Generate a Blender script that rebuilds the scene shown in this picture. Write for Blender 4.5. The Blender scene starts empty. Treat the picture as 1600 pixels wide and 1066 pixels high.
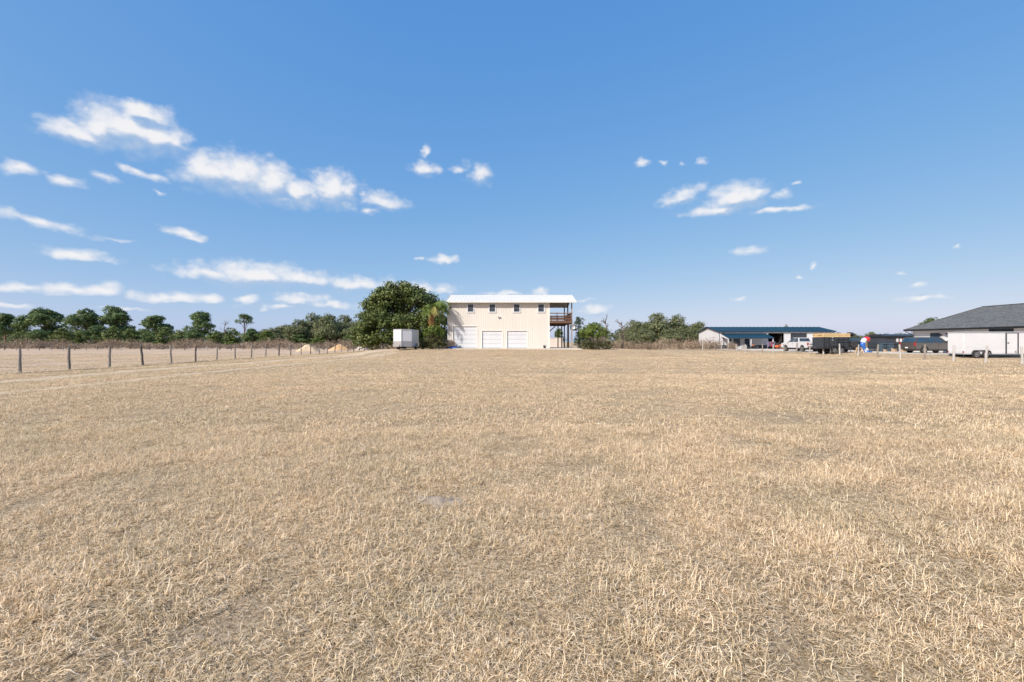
import bpy, bmesh, math, random
import numpy as np
from mathutils import Vector, Matrix

# ------------------------------------------------------------------ camera, sky, sun, exposure
scene = bpy.context.scene
COL = scene.collection
CAM_H, FPX, HZ = 1.6, 711.0, 534.5          # eye height (m), focal length and horizon row in photo pixels
cam_data = bpy.data.cameras.new('camera')
cam_data.sensor_width = 36.0
cam_data.lens = 16.0
cam_data.clip_start = 0.05
cam_data.clip_end = 12000
cam_data.shift_y = 1.5 / 1600
cam = bpy.data.objects.new('camera', cam_data)
COL.objects.link(cam)
cam.location = (0, 0, CAM_H)
cam.rotation_euler = (math.radians(90), 0, 0)
scene.camera = cam

SUN_EL = math.radians(38)
SUN_AZ = math.radians(226)      # clockwise from +Y (view direction): behind the camera, to the left
sun_vec = Vector((math.sin(SUN_AZ) * math.cos(SUN_EL), math.cos(SUN_AZ) * math.cos(SUN_EL), math.sin(SUN_EL)))
sd = bpy.data.lights.new('sun', 'SUN')
sd.energy = 4.9
sd.angle = math.radians(0.53)
sd.color = (1.0, 0.93, 0.83)
so = bpy.data.objects.new('sun', sd)
COL.objects.link(so)
so.rotation_euler = (-sun_vec).to_track_quat('-Z', 'Y').to_euler()
so.location = (-30, -30, 40)

scene.view_settings.view_transform = 'Standard'
scene.view_settings.look = 'None'
scene.view_settings.exposure = 0.38
scene.view_settings.gamma = 1
scene.view_settings.use_curve_mapping = False

world = bpy.data.worlds.new('World')
scene.world = world
world.use_nodes = True
world.cycles.sampling_method = 'MANUAL'
world.cycles.sample_map_resolution = 256
wt = world.node_tree
wn, wl = wt.nodes, wt.links
wn.clear()
SKY_STRENGTH = 0.15
SKY_RESPONSE = ((.889, 1.202), (.462, .737), (.147, .687))
CL_FINE, CL_BIL, CL_A, CL_B, CL_S0, CL_S1 = 1.0, .42, -.28, 1.0, -.32, .34
CL_LOW, CL_TOP = (2.3, 2.95, 3.95), (4.75, 4.7, 4.75)  # shaded base and lit top: sun shading painted into the cloud colour

def build_world():
    out = wn.new('ShaderNodeOutputWorld')
    bg = wn.new('ShaderNodeBackground')
    bg.inputs['Strength'].default_value = SKY_STRENGTH
    sky = wn.new('ShaderNodeTexSky')
    sky.sky_type = 'NISHITA'
    sky.sun_disc = False
    sky.sun_elevation = SUN_EL
    sky.sun_rotation = SUN_AZ
    sky.altitude = 0
    sky.air_density = 0.5
    sky.dust_density = 1.0
    sky.ozone_density = 2.0
    # ---- cumulus: puffs given by their directions (azimuth, elevation), broken up by noise
    puffs = []   # photo pixel, radii in pixels, weight, tilt
    def c(x, y, rx, ry, w=1.0, t=0.0):
        puffs.append((x, y, rx, ry, w, t))
    c(118,207,44,15); c(160,196,38,27); c(203,203,58,29); c(248,216,42,20); c(278,226,24,12,.95,12); c(222,173,40,15,1); c(135,170,15,9,.7)
    c(330,268,46,25); c(378,274,60,26); c(424,286,36,26); c(466,302,30,18); c(521,296,34,22); c(543,317,18,12,.9,30); c(440,312,34,9,.8)
    c(600,315,37,13,1,6); c(568,303,12,6,.7); c(576,331,22,7,.7)
    c(30,262,38,12,.85); c(103,282,34,11,.8); c(165,278,27,8,.75,20); c(222,272,56,8,.75,12); c(246,299,24,5,.6,14)
    c(58,347,92,9,.85,9); c(120,398,58,10,1,3); c(290,366,37,7,1,10); c(190,375,34,5,.5,5)
    c(330,427,68,11); c(400,430,78,15); c(475,437,72,13); c(556,444,64,12); c(640,451,62,9); c(688,453,26,6,.8)
    c(40,452,70,8,.9); c(112,455,60,10,.95); c(158,453,36,11); c(270,466,85,9,.9); c(325,465,30,9); c(390,467,20,8,.9); c(470,466,46,11); c(510,476,55,8,.8); c(440,479,80,6,.7)
    c(20,476,60,6,.7); c(200,482,80,5,.6)
    c(667,262,21,11); c(665,237,8,12,.85); c(748,272,22,16,.8,20); c(716,265,22,9,.6); c(693,405,23,7); c(656,404,9,4,.7)
    c(1066,306,33,12,.95,-12); c(1148,308,42,16); c(1128,326,58,9); c(1215,328,64,6,.9,2); c(1219,303,17,9,.8); c(1186,300,20,9)
    c(1000,253,13,6,.8); c(1038,254,9,5,.65); c(1096,252,10,6,.75); c(1063,256,8,4,.55); c(1240,286,14,5,.6)
    c(1172,393,34,9,.75,-6); c(1268,416,9,5,.85); c(1248,435,12,4,.7); c(1153,468,16,4,.65)
    c(1436,447,22,5,.75); c(1440,465,40,5,.85); c(1398,428,11,4,.6); c(1496,387,12,4,.6)
    c(845,455,12,8,.95); c(930,484,24,8,.9); c(905,470,40,4,.5); c(790,459,40,5,.8)

    def math_n(tree, op, a, b=None, c_=None, clamp=False):
        n = tree.nodes.new('ShaderNodeMath'); n.operation = op; n.use_clamp = clamp
        for i, v in enumerate((a, b, c_)):
            if v is None: continue
            if isinstance(v, (int, float)): n.inputs[i].default_value = v
            else: tree.links.new(v, n.inputs[i])
        return n.outputs[0]
    tc = wn.new('ShaderNodeTexCoord')
    sep = wn.new('ShaderNodeSeparateXYZ'); wl.new(tc.outputs['Generated'], sep.inputs[0])
    az_s = math_n(wt, 'ARCTAN2', sep.outputs[0], sep.outputs[1])
    el_s = math_n(wt, 'ARCSINE', sep.outputs[2])
    comb = wn.new('ShaderNodeCombineXYZ'); wl.new(az_s, comb.inputs[0]); wl.new(el_s, comb.inputs[1])
    # the camera's colour response, one soft power curve per channel for the whole sky
    sp_ = wn.new('ShaderNodeSeparateColor'); wl.new(sky.outputs[0], sp_.inputs[0])
    cb_ = wn.new('ShaderNodeCombineColor')
    for i, (gam, k) in enumerate(SKY_RESPONSE):
        wl.new(math_n(wt, 'MULTIPLY', math_n(wt, 'POWER', sp_.outputs[i], gam), k * .1 ** gam / SKY_STRENGTH), cb_.inputs[i])
    sky_c = cb_.outputs[0]
    wl.new(sky_c, bg.inputs['Color'])

    ell = []
    for (x, y, rx, ry, w, t) in puffs:
        az = math.atan((x - 800) / FPX); ca = math.cos(az)
        el = math.atan((HZ - y) / FPX * ca)
        if ry >= 15: w *= 1.22       # the fuller heaps
        ell.append((az, el, 1.2 * rx / FPX * ca * ca, 1.26 * ry / FPX * ca * math.cos(el) ** 2, w, t))

    def density(g, vec, cell, sc):
        st = g.nodes.new('ShaderNodeVectorMath'); st.operation = 'MULTIPLY'; st.inputs[1].default_value = (1, 1.35, 1)
        g.links.new(vec, st.inputs[0])
        def noise(scale, detail, rough, kind='Fac'):
            n = g.nodes.new('ShaderNodeTexNoise')
            n.inputs['Scale'].default_value = scale + sc; n.inputs['Detail'].default_value = detail
            n.inputs['Roughness'].default_value = rough
            g.links.new(st.outputs[0], n.inputs['Vector'])
            return n.outputs[kind]
        if cell is None:          # sparse clouds of the same kind round the rest of the sky
            acc = math_n(g, 'SUBTRACT', math_n(g, 'MULTIPLY', noise(7, 2, .5), 4.5), 2.9)
            acc = math_n(g, 'MINIMUM', acc, .8)
        else:
            wsub = g.nodes.new('ShaderNodeVectorMath'); wsub.operation = 'SUBTRACT'; wsub.inputs[1].default_value = (.5, .5, .5)
            g.links.new(noise(30, 2, .5, 'Color'), wsub.inputs[0])
            wadd = g.nodes.new('ShaderNodeVectorMath'); wadd.operation = 'MULTIPLY_ADD'; wadd.inputs[1].default_value = (.04, .020, 0)
            g.links.new(wsub.outputs[0], wadd.inputs[0]); g.links.new(vec, wadd.inputs[2])
            acc = None
            for (az, el, ra, re, w, t) in cell:
                m = g.nodes.new('ShaderNodeMapping'); m.vector_type = 'TEXTURE'
                m.inputs['Location'].default_value = (az, el, 0)
                m.inputs['Rotation'].default_value = (0, 0, -math.radians(t))
                m.inputs['Scale'].default_value = (ra, re, 1)
                g.links.new(wadd.outputs[0], m.inputs['Vector'])
                ln = g.nodes.new('ShaderNodeVectorMath'); ln.operation = 'LENGTH'
                g.links.new(m.outputs[0], ln.inputs[0])
                d = math_n(g, 'SUBTRACT', w, ln.outputs['Value'])
                acc = d if acc is None else math_n(g, 'SMOOTH_MAX', acc, d, .2)
        vo = g.nodes.new('ShaderNodeTexVoronoi'); vo.feature = 'SMOOTH_F1'; vo.voronoi_dimensions = '2D'
        vo.inputs['Scale'].default_value = 34 + sc; vo.inputs['Detail'].default_value = 1.6
        vo.inputs['Roughness'].default_value = .5; vo.inputs['Smoothness'].default_value = .6
        g.links.new(st.outputs[0], vo.inputs['Vector'])
        fine = math_n(g, 'MULTIPLY', math_n(g, 'SUBTRACT', noise(44, 5, .6), .5), CL_FINE)
        bil = math_n(g, 'MULTIPLY', math_n(g, 'SUBTRACT', .5, vo.outputs['Distance']), CL_BIL)
        body = math_n(g, 'ADD', acc, bil)
        return math_n(g, 'ADD', body, fine), math_n(g, 'ADD', acc, math_n(g, 'MULTIPLY', math_n(g, 'ADD', fine, bil), .3))
    count = [0]
    def cloud_shader(cell):
        count[0] += 1
        sc = 1e-4 * count[0]
        g = bpy.data.node_groups.new('cloud_cell', 'ShaderNodeTree')
        g.interface.new_socket('P', in_out='INPUT', socket_type='NodeSocketVector')
        g.interface.new_socket('Sky', in_out='INPUT', socket_type='NodeSocketColor')
        g.interface.new_socket('Shader', in_out='OUTPUT', socket_type='NodeSocketShader')
        gi, go = g.nodes.new('NodeGroupInput'), g.nodes.new('NodeGroupOutput')
        off = g.nodes.new('ShaderNodeVectorMath'); off.operation = 'ADD'; off.inputs[1].default_value = (-.008, .017 + sc * .01, 0)
        g.links.new(gi.outputs['P'], off.inputs[0])
        (D, S1), (_, S2) = density(g, gi.outputs['P'], cell, sc), density(g, off.outputs[0], cell, sc)
        mr = g.nodes.new('ShaderNodeMapRange'); mr.interpolation_type = 'SMOOTHSTEP'
        mr.inputs['From Min'].default_value = CL_A; mr.inputs['From Max'].default_value = CL_B
        mr.inputs['To Max'].default_value = .95
        g.links.new(D, mr.inputs['Value'])
        mr2 = g.nodes.new('ShaderNodeMapRange'); mr2.interpolation_type = 'SMOOTHSTEP'
        mr2.inputs['From Min'].default_value = CL_S0; mr2.inputs['From Max'].default_value = CL_S1
        g.links.new(math_n(g, 'SUBTRACT', S1, S2), mr2.inputs['Value'])
        cc = g.nodes.new('ShaderNodeMix'); cc.data_type = 'RGBA'
        cc.inputs['A'].default_value = (*CL_LOW, 1); cc.inputs['B'].default_value = (*CL_TOP, 1)
        g.links.new(mr2.outputs[0], cc.inputs['Factor'])
        mix = g.nodes.new('ShaderNodeMix'); mix.data_type = 'RGBA'
        g.links.new(mr.outputs[0], mix.inputs['Factor']); g.links.new(gi.outputs['Sky'], mix.inputs['A']); g.links.new(cc.outputs['Result'], mix.inputs['B'])
        b = g.nodes.new('ShaderNodeBackground'); b.inputs['Strength'].default_value = SKY_STRENGTH
        g.links.new(mix.outputs['Result'], b.inputs['Color'])
        g.links.new(b.outputs[0], go.inputs[0])
        gn = wn.new('ShaderNodeGroup'); gn.node_tree = g
        wl.new(comb.outputs[0], gn.inputs['P']); wl.new(sky_c, gn.inputs['Sky'])
        return gn.outputs[0]
    def mix_shader(fac, a, b):
        m = wn.new('ShaderNodeMixShader'); wl.new(fac, m.inputs[0]); wl.new(a, m.inputs[1]); wl.new(b, m.inputs[2])
        return m.outputs[0]
    # the sky is halved again and again, so that each direction only has to look at the few puffs near it
    def hits(p, box):
        az, el, ra, re, w, t = p
        k = w + .85
        r = math.radians(abs(t)); ex = k*(ra*math.cos(r)+re*math.sin(r))+.025; ey = k*(re*math.cos(r)+ra*math.sin(r))+.025
        return az+ex > box[0] and az-ex < box[1] and el+ey > box[2] and el-ey < box[3]
    def tree(box, depth):
        cell = [p for p in ell if hits(p, box)]
        if not cell: return bg.outputs[0]
        if depth == 0 or len(cell) <= 2: return cloud_shader(cell)
        best = None
        for ax in (0, 1):
            lo, hi = box[2*ax], box[2*ax+1]
            for k in range(1, 12):
                cut = lo+(hi-lo)*k/12
                b1 = list(box); b1[2*ax+1] = cut; b2 = list(box); b2[2*ax] = cut
                n1 = sum(hits(p, b1) for p in ell); n2 = sum(hits(p, b2) for p in ell)
                f = k/12
                cost = f*n1+(1-f)*n2 + .6*max(n1, n2)
                if best is None or cost < best[0]: best = (cost, ax, cut, b1, b2)
        _, ax, cut, b1, b2 = best
        fac = math_n(wt, 'GREATER_THAN', (az_s, el_s)[ax], cut)
        return mix_shader(fac, tree(b1, depth-1), tree(b2, depth-1))
    front = tree([-1.0, 1.0, 0.0, .62], 5)
    # outside the box of placed clouds: the sparse field, faded out high up and below the horizon
    inside = math_n(wt, 'LESS_THAN', math_n(wt, 'ABSOLUTE', az_s), 1.0)
    lowsky = math_n(wt, 'MULTIPLY', math_n(wt, 'LESS_THAN', el_s, .62), math_n(wt, 'GREATER_THAN', el_s, 0.0))
    rest = mix_shader(lowsky, bg.outputs[0], cloud_shader(None))
    full = mix_shader(inside, rest, mix_shader(lowsky, bg.outputs[0], front))
    wl.new(full, out.inputs['Surface'])
build_world()

# ------------------------------------------------------------------ helpers
def W(x, y, z):
    """photo pixel and depth -> world point"""
    return Vector(((x - 800) * z / FPX, z, CAM_H + (HZ - y) * z / FPX))
def WX(x, z): return (x - 800) * z / FPX
def WZ(y, z): return CAM_H + (HZ - y) * z / FPX

def tag(o, label=None, cat=None, group=None, kind=None):
    if label: o['label'] = label
    if cat: o['category'] = cat
    if group: o['group'] = group
    if kind: o['kind'] = kind
    return o

def empty(name, loc, rz=0.0, label=None, cat=None, group=None):
    o = bpy.data.objects.new(name, None)
    COL.objects.link(o)
    o.location = loc
    o.rotation_euler = (0, 0, rz)
    o.empty_display_size = .2
    return tag(o, label, cat, group)

def link(name, me, parent=None, loc=None, rot=None):
    o = bpy.data.objects.new(name, me)
    COL.objects.link(o)
    if parent is not None: o.parent = parent
    if loc is not None: o.location = loc
    if rot is not None: o.rotation_euler = rot
    return o

def copy_tree(o, parent=None):
    c = o.copy(); COL.objects.link(c); c.parent = parent
    for ch in list(o.children): copy_tree(ch, c)
    return c

class MB:
    """collects simple solids; build() links them as one mesh object"""
    def __init__(s): s.v = []; s.f = []
    def quad(s, a, b, c, d):
        n = len(s.v); s.v += [tuple(a), tuple(b), tuple(c), tuple(d)]; s.f.append((n, n+1, n+2, n+3)); return s
    def poly(s, pts):
        n = len(s.v); s.v += [tuple(p) for p in pts]; s.f.append(tuple(range(n, n+len(pts)))); return s
    def box(s, x0, x1, y0, y1, z0, z1):
        n = len(s.v)
        s.v += [(x0,y0,z0),(x1,y0,z0),(x1,y1,z0),(x0,y1,z0),(x0,y0,z1),(x1,y0,z1),(x1,y1,z1),(x0,y1,z1)]
        s.f += [tuple(n+i for i in q) for q in ((0,3,2,1),(4,5,6,7),(0,1,5,4),(1,2,6,5),(2,3,7,6),(3,0,4,7))]
        return s
    def prism(s, prof, a0, a1, axis='y'):
        """closed profile [(u,w)] extruded along axis; u,w are the other two axes in order"""
        n = len(s.v); k = len(prof)
        for a in (a0, a1):
            for (u, w) in prof:
                s.v.append({'x': (a, u, w), 'y': (u, a, w), 'z': (u, w, a)}[axis])
        s.f.append(tuple(range(n, n+k))[::-1]); s.f.append(tuple(range(n+k, n+2*k)))
        for i in range(k):
            j = (i+1) % k
            s.f.append((n+i, n+j, n+k+j, n+k+i))
        return s
    def beam(s, p, q, w, h=None):
        p, q = Vector(p), Vector(q); h = h or w
        d = (q-p).normalized()
        up = Vector((0,0,1)) if abs(d.z) < .95 else Vector((1,0,0))
        a = d.cross(up).normalized()*w/2; b = a.cross(d).normalized()*h/2
        n = len(s.v)
        for c in (p, q):
            for sa, sb in ((-1,-1),(1,-1),(1,1),(-1,1)): s.v.append(tuple(c+a*sa+b*sb))
        s.f += [(n,n+1,n+2,n+3)[::-1],(n+4,n+5,n+6,n+7)] + [(n+i, n+(i+1)%4, n+4+(i+1)%4, n+4+i) for i in range(4)]
        return s
    def tube(s, pts, rad, n=6, cap=True):
        pts = [Vector(p) for p in pts]
        if not hasattr(rad, '__len__'): rad = [rad]*len(pts)
        base = len(s.v)
        prev = None
        for i, p in enumerate(pts):
            d = (pts[min(i+1, len(pts)-1)] - pts[max(i-1, 0)]).normalized()
            ref = Vector((0,0,1)) if abs(d.z) < .9 else Vector((1,0,0))
            a = d.cross(ref).normalized()
            if prev is not None:
                a = (prev - d*prev.dot(d)).normalized()
            prev = a
            b = d.cross(a)
            for k in range(n):
                t = 2*math.pi*k/n
                s.v.append(tuple(p + (a*math.cos(t)+b*math.sin(t))*rad[i]))
        for i in range(len(pts)-1):
            for k in range(n):
                k2 = (k+1) % n
                s.f.append((base+i*n+k, base+i*n+k2, base+(i+1)*n+k2, base+(i+1)*n+k))
        if cap:
            s.f.append(tuple(base+k for k in range(n))[::-1])
            s.f.append(tuple(base+(len(pts)-1)*n+k for k in range(n)))
        return s
    def lathe(s, prof, c=(0,0,0), n=16, axis='z'):
        """[(r,h)] revolved about axis through c"""
        base = len(s.v); c = Vector(c)
        for (r, h) in prof:
            for k in range(n):
                t = 2*math.pi*k/n
                u, w = r*math.cos(t), r*math.sin(t)
                s.v.append(tuple(c + Vector({'z': (u, w, h), 'y': (u, h, w), 'x': (h, u, w)}[axis])))
        for i in range(len(prof)-1):
            for k in range(n):
                k2 = (k+1) % n
                s.f.append((base+i*n+k, base+i*n+k2, base+(i+1)*n+k2, base+(i+1)*n+k))
        s.f.append(tuple(base+k for k in range(n))[::-1]); s.f.append(tuple(base+(len(prof)-1)*n+k for k in range(n)))
        return s
    def mesh(s, name, mat, bevel=0, smooth=False, seg=2):
        me = bpy.data.meshes.new(name)
        me.from_pydata(s.v, [], s.f)
        bm = bmesh.new(); bm.from_mesh(me)
        bmesh.ops.remove_doubles(bm, verts=bm.verts, dist=1e-5)
        bmesh.ops.recalc_face_normals(bm, faces=bm.faces)
        if bevel:
            ed = [e for e in bm.edges if len(e.link_faces) == 2 and e.calc_face_angle(0) > math.radians(28)]
            bmesh.ops.bevel(bm, geom=ed, offset=bevel, segments=seg, affect='EDGES', clamp_overlap=True)
        bm.to_mesh(me); bm.free()
        if smooth:
            me.polygons.foreach_set('use_smooth', [True]*len(me.polygons))
            try: me.set_sharp_from_angle(angle=math.radians(35))
            except Exception: pass
        me.materials.append(mat)
        return me
    def build(s, name, mat, parent=None, bevel=0, smooth=False, loc=None, rot=None, seg=2):
        return link(name, s.mesh(name, mat, bevel, smooth, seg), parent, loc, rot)

def np_mesh(name, V, F, mat, tint=None, smooth=False):
    """numpy verts (N,3), quads (M,4), optional per-vertex tint"""
    me = bpy.data.meshes.new(name)
    V = np.asarray(V, dtype=np.float32); F = np.asarray(F, dtype=np.int32)
    k = F.shape[1]
    me.vertices.add(len(V)); me.vertices.foreach_set('co', V.ravel())
    me.loops.add(F.size); me.loops.foreach_set('vertex_index', F.ravel())
    me.polygons.add(len(F))
    me.polygons.foreach_set('loop_start', np.arange(0, F.size, k, dtype=np.int32))
    me.polygons.foreach_set('loop_total', np.full(len(F), k, dtype=np.int32))
    if smooth: me.polygons.foreach_set('use_smooth', np.ones(len(F), dtype=bool))
    me.update(calc_edges=True)
    if tint is not None:
        a = me.attributes.new('tint', 'FLOAT', 'POINT')
        a.data.foreach_set('value', np.asarray(tint, dtype=np.float32))
    me.materials.append(mat)
    me.validate()
    return me

# ------------------------------------------------------------------ materials
def new_mat(name):
    m = bpy.data.materials.new(name); m.use_nodes = True
    nt = m.node_tree
    return m, nt, nt.nodes['Principled BSDF']

def _noise(nt, scale, detail=4, rough=.6, coord='Object', stretch=None):
    if coord == 'World':
        tc = nt.nodes.new('ShaderNodeNewGeometry'); vec = tc.outputs['Position']
    else:
        tc = nt.nodes.new('ShaderNodeTexCoord'); vec = tc.outputs[coord]
    if stretch:
        mp = nt.nodes.new('ShaderNodeMapping'); mp.inputs['Scale'].default_value = stretch
        nt.links.new(vec, mp.inputs['Vector']); vec = mp.outputs[0]
    n = nt.nodes.new('ShaderNodeTexNoise')
    n.inputs['Scale'].default_value = scale; n.inputs['Detail'].default_value = detail; n.inputs['Roughness'].default_value = rough
    nt.links.new(vec, n.inputs['Vector'])
    return n.outputs['Fac']

def _ramp(nt, fac, stops):
    r = nt.nodes.new('ShaderNodeValToRGB')
    el = r.color_ramp.elements
    while len(el) < len(stops): el.new(.5)
    for e, (p, c) in zip(el, stops):
        e.position = p; e.color = (*c, 1)
    nt.links.new(fac, r.inputs['Fac'])
    return r.outputs['Color']

def _mix(nt, fac, a, b, mode='MIX'):
    m = nt.nodes.new('ShaderNodeMix'); m.data_type = 'RGBA'; m.blend_type = mode
    for key, v in (('Factor', fac), ('A', a), ('B', b)):
        i = m.inputs[key]
        if isinstance(v, (int, float)): i.default_value = v
        elif isinstance(v, tuple): i.default_value = (*v, 1)
        else: nt.links.new(v, i)
    return m.outputs['Result']

def _math(nt, op, a, b=None, clamp=False):
    n = nt.nodes.new('ShaderNodeMath'); n.operation = op; n.use_clamp = clamp
    for i, v in enumerate((a, b)):
        if v is None: continue
        if isinstance(v, (int, float)): n.inputs[i].default_value = v
        else: nt.links.new(v, n.inputs[i])
    return n.outputs[0]

def plain(name, col, rough=.6, metal=0.0, var=.12, scale=3.0, coat=0.0, bump=0.0, spec=.5, stretch=None, grime=0.0):
    """painted / moulded surface: base colour with broad mottling and a little grime"""
    m, nt, p = new_mat(name)
    n = _noise(nt, scale, 5, .62, 'World', stretch)
    lo = tuple(c*(1-var) for c in col); hi = tuple(min(1, c*(1+var)) for c in col)
    c = _ramp(nt, n, [(.3, lo), (.7, hi)])
    if grime:
        g = _noise(nt, scale*.6, 6, .7, 'World', (2.2, 2.2, .35))
        gf = _ramp(nt, g, [(.5, (0,0,0)), (.78, (grime,)*3)])
        c = _mix(nt, gf, c, tuple(.45*k+.03 for k in col))
    nt.links.new(c, p.inputs['Base Color'])
    p.inputs['Roughness'].default_value = rough
    p.inputs['Metallic'].default_value = metal
    p.inputs['Specular IOR Level'].default_value = spec
    p.inputs['Coat Weight'].default_value = coat
    if bump:
        b = nt.nodes.new('ShaderNodeBump'); b.inputs['Strength'].default_value = bump; b.inputs['Distance'].default_value = .02
        nt.links.new(_noise(nt, scale*12, 4, .6, 'World'), b.inputs['Height']); nt.links.new(b.outputs[0], p.inputs['Normal'])
    return m

def foliage(name, stops, trans=.25, rough=.55):
    """leaf colour from the per-leaf tint attribute"""
    m, nt, p = new_mat(name)
    at = nt.nodes.new('ShaderNodeAttribute'); at.attribute_name = 'tint'
    c = _ramp(nt, at.outputs['Fac'], stops)
    nt.links.new(c, p.inputs['Base Color'])
    p.inputs['Roughness'].default_value = rough
    p.inputs['Specular IOR Level'].default_value = .3
    tr = nt.nodes.new('ShaderNodeBsdfTranslucent'); nt.links.new(c, tr.inputs['Color'])
    mx = nt.nodes.new('ShaderNodeMixShader'); mx.inputs[0].default_value = trans
    nt.links.new(p.outputs[0], mx.inputs[1]); nt.links.new(tr.outputs[0], mx.inputs[2])
    nt.links.new(mx.outputs[0], nt.nodes['Material Output'].inputs['Surface'])
    return m

def glass_mat(name, col=(.03,.045,.06), rough=.06):
    m, nt, p = new_mat(name)
    n = _noise(nt, .8, 3, .5, 'World')
    nt.links.new(_ramp(nt, n, [(.3, tuple(k*.7 for k in col)), (.7, tuple(k*1.4 for k in col))]), p.inputs['Base Color'])
    p.inputs['Roughness'].default_value = rough
    p.inputs['Specular IOR Level'].default_value = .45
    return m

# ------------------------------------------------------------------ the land
def smooth(t):
    t = np.clip(t, 0, 1); return t*t*(3-2*t)
def rect_pad(x, y, x0, x1, y0, y1, fall):
    dx = np.maximum(np.maximum(x0-x, x-x1), 0); dy = np.maximum(np.maximum(y0-y, y-y1), 0)
    return 1 - smooth(np.sqrt(dx*dx+dy*dy)/fall)
def G(x, y):
    """height of the land: a level field with a raised pad under each group of buildings"""
    x = np.asarray(x, dtype=float); y = np.asarray(y, dtype=float)
    h = .66*rect_pad(x, y, -14.6, 14, 54.0, 92, 7)
    h = np.maximum(h, .26*rect_pad(x, y, 40.5, 95, 46, 82, 5))
    far = smooth((np.hypot(x, y)-4)/14)
    h = h + far*(.03*np.sin(x*.31+1.3)*np.sin(y*.27+.4) + .02*np.sin(x*.11-y*.17))
    h = h - .10*rect_pad(x, y, -26.5, -24.2, -60, 90, 1.2)*0
    return h
def gz(x, y): return float(G(x, y))

def axis(lo, hi, step, far):
    a = np.arange(lo, hi+.01, step); out = [a]
    s, v = step, hi
    r = []
    while v < far: s *= 1.35; v += s; r.append(v)
    s, v = step, lo; l = []
    while v > -far: s *= 1.35; v -= s; l.append(v)
    return np.concatenate([l[::-1], a, r])
gx, gy = axis(-45, 70, 1.0, 6000), axis(-8, 100, 1.0, 6000)
XX, YY = np.meshgrid(gx, gy)
VV = np.stack([XX.ravel(), YY.ravel(), G(XX, YY).ravel()], 1)
nx, ny = len(gx), len(gy)
ii = (np.arange(ny-1)[:, None]*nx + np.arange(nx-1)[None, :]).ravel()
FF = np.stack([ii, ii+1, ii+1+nx, ii+nx], 1)

def ground_material():
    m, nt, p = new_mat('dry_pasture_soil')
    geo = nt.nodes.new('ShaderNodeNewGeometry')
    sep = nt.nodes.new('ShaderNodeSeparateXYZ'); nt.links.new(geo.outputs['Position'], sep.inputs[0])
    straw = _ramp(nt, _noise(nt, 30, 6, .72, 'World'), [(.30, (.085,.062,.034)), (.5, (.40,.31,.20)), (.70, (.72,.60,.43))])  # darkest tones paint in the shade of the gaps between blades
    patch = _ramp(nt, _noise(nt, .55, 6, .66, 'World'), [(.3, (.80,.80,.82)), (.5, (1,.98,.95)), (.72, (1.12,1.02,.92))])
    lawn = _mix(nt, 1.0, straw, patch, 'MULTIPLY')
    # beyond the fence the paddock is browner, combed in long low streaks
    st = _noise(nt, .9, 6, .65, 'World', (.12, 1.1, 1))
    pad = _ramp(nt, st, [(.3, (.30,.215,.145)), (.5, (.46,.35,.25)), (.7, (.60,.49,.37))])
    edge = _math(nt, 'ADD', sep.outputs[0], _math(nt, 'MULTIPLY', _noise(nt, .8, 4, .6, 'World'), 1.6))
    f = _math(nt, 'MULTIPLY', _math(nt, 'SUBTRACT', -24.0, edge), 1.2, clamp=True)
    c = _mix(nt, f, lawn, pad)
    nt.links.new(c, p.inputs['Base Color'])
    p.inputs['Roughness'].default_value = .95
    p.inputs['Specular IOR Level'].default_value = .1
    b = nt.nodes.new('ShaderNodeBump'); b.inputs['Strength'].default_value = .9; b.inputs['Distance'].default_value = .06
    nt.links.new(_noise(nt, 14, 6, .75, 'World'), b.inputs['Height']); nt.links.new(b.outputs[0], p.inputs['Normal'])
    return m
M = {}
M['ground'] = ground_material()
ground = link('ground', np_mesh('ground', VV, FF, M['ground'], smooth=True))
tag(ground, 'flat pasture covered in dry straw-coloured grass', 'ground', kind='structure')

# two sandy wheel ruts that run up along the fence and bend to the garage
def sand_material(name, lo, mid, hi):
    m, nt, p = new_mat(name)
    c = _ramp(nt, _noise(nt, 9, 7, .7, 'World'), [(.25, lo), (.5, mid), (.75, hi)])
    c2 = _ramp(nt, _noise(nt, .7, 5, .6, 'World'), [(.35, (.74,.68,.6)), (.6, (1,1,1))])
    nt.links.new(_mix(nt, 1.0, c, c2, 'MULTIPLY'), p.inputs['Base Color'])
    p.inputs['Roughness'].default_value = .95; p.inputs['Specular IOR Level'].default_value = .1
    b = nt.nodes.new('ShaderNodeBump'); b.inputs['Strength'].default_value = .7; b.inputs['Distance'].default_value = .03
    nt.links.new(_noise(nt, 25, 5, .7, 'World'), b.inputs['Height']); nt.links.new(b.outputs[0], p.inputs['Normal'])
    return m
M['sand'] = sand_material('pale_sand', (.36,.28,.19), (.52,.43,.31), (.66,.57,.44))
M['shell'] = sand_material('crushed_shell', (.46,.41,.34), (.60,.55,.47), (.70,.66,.58))
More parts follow.
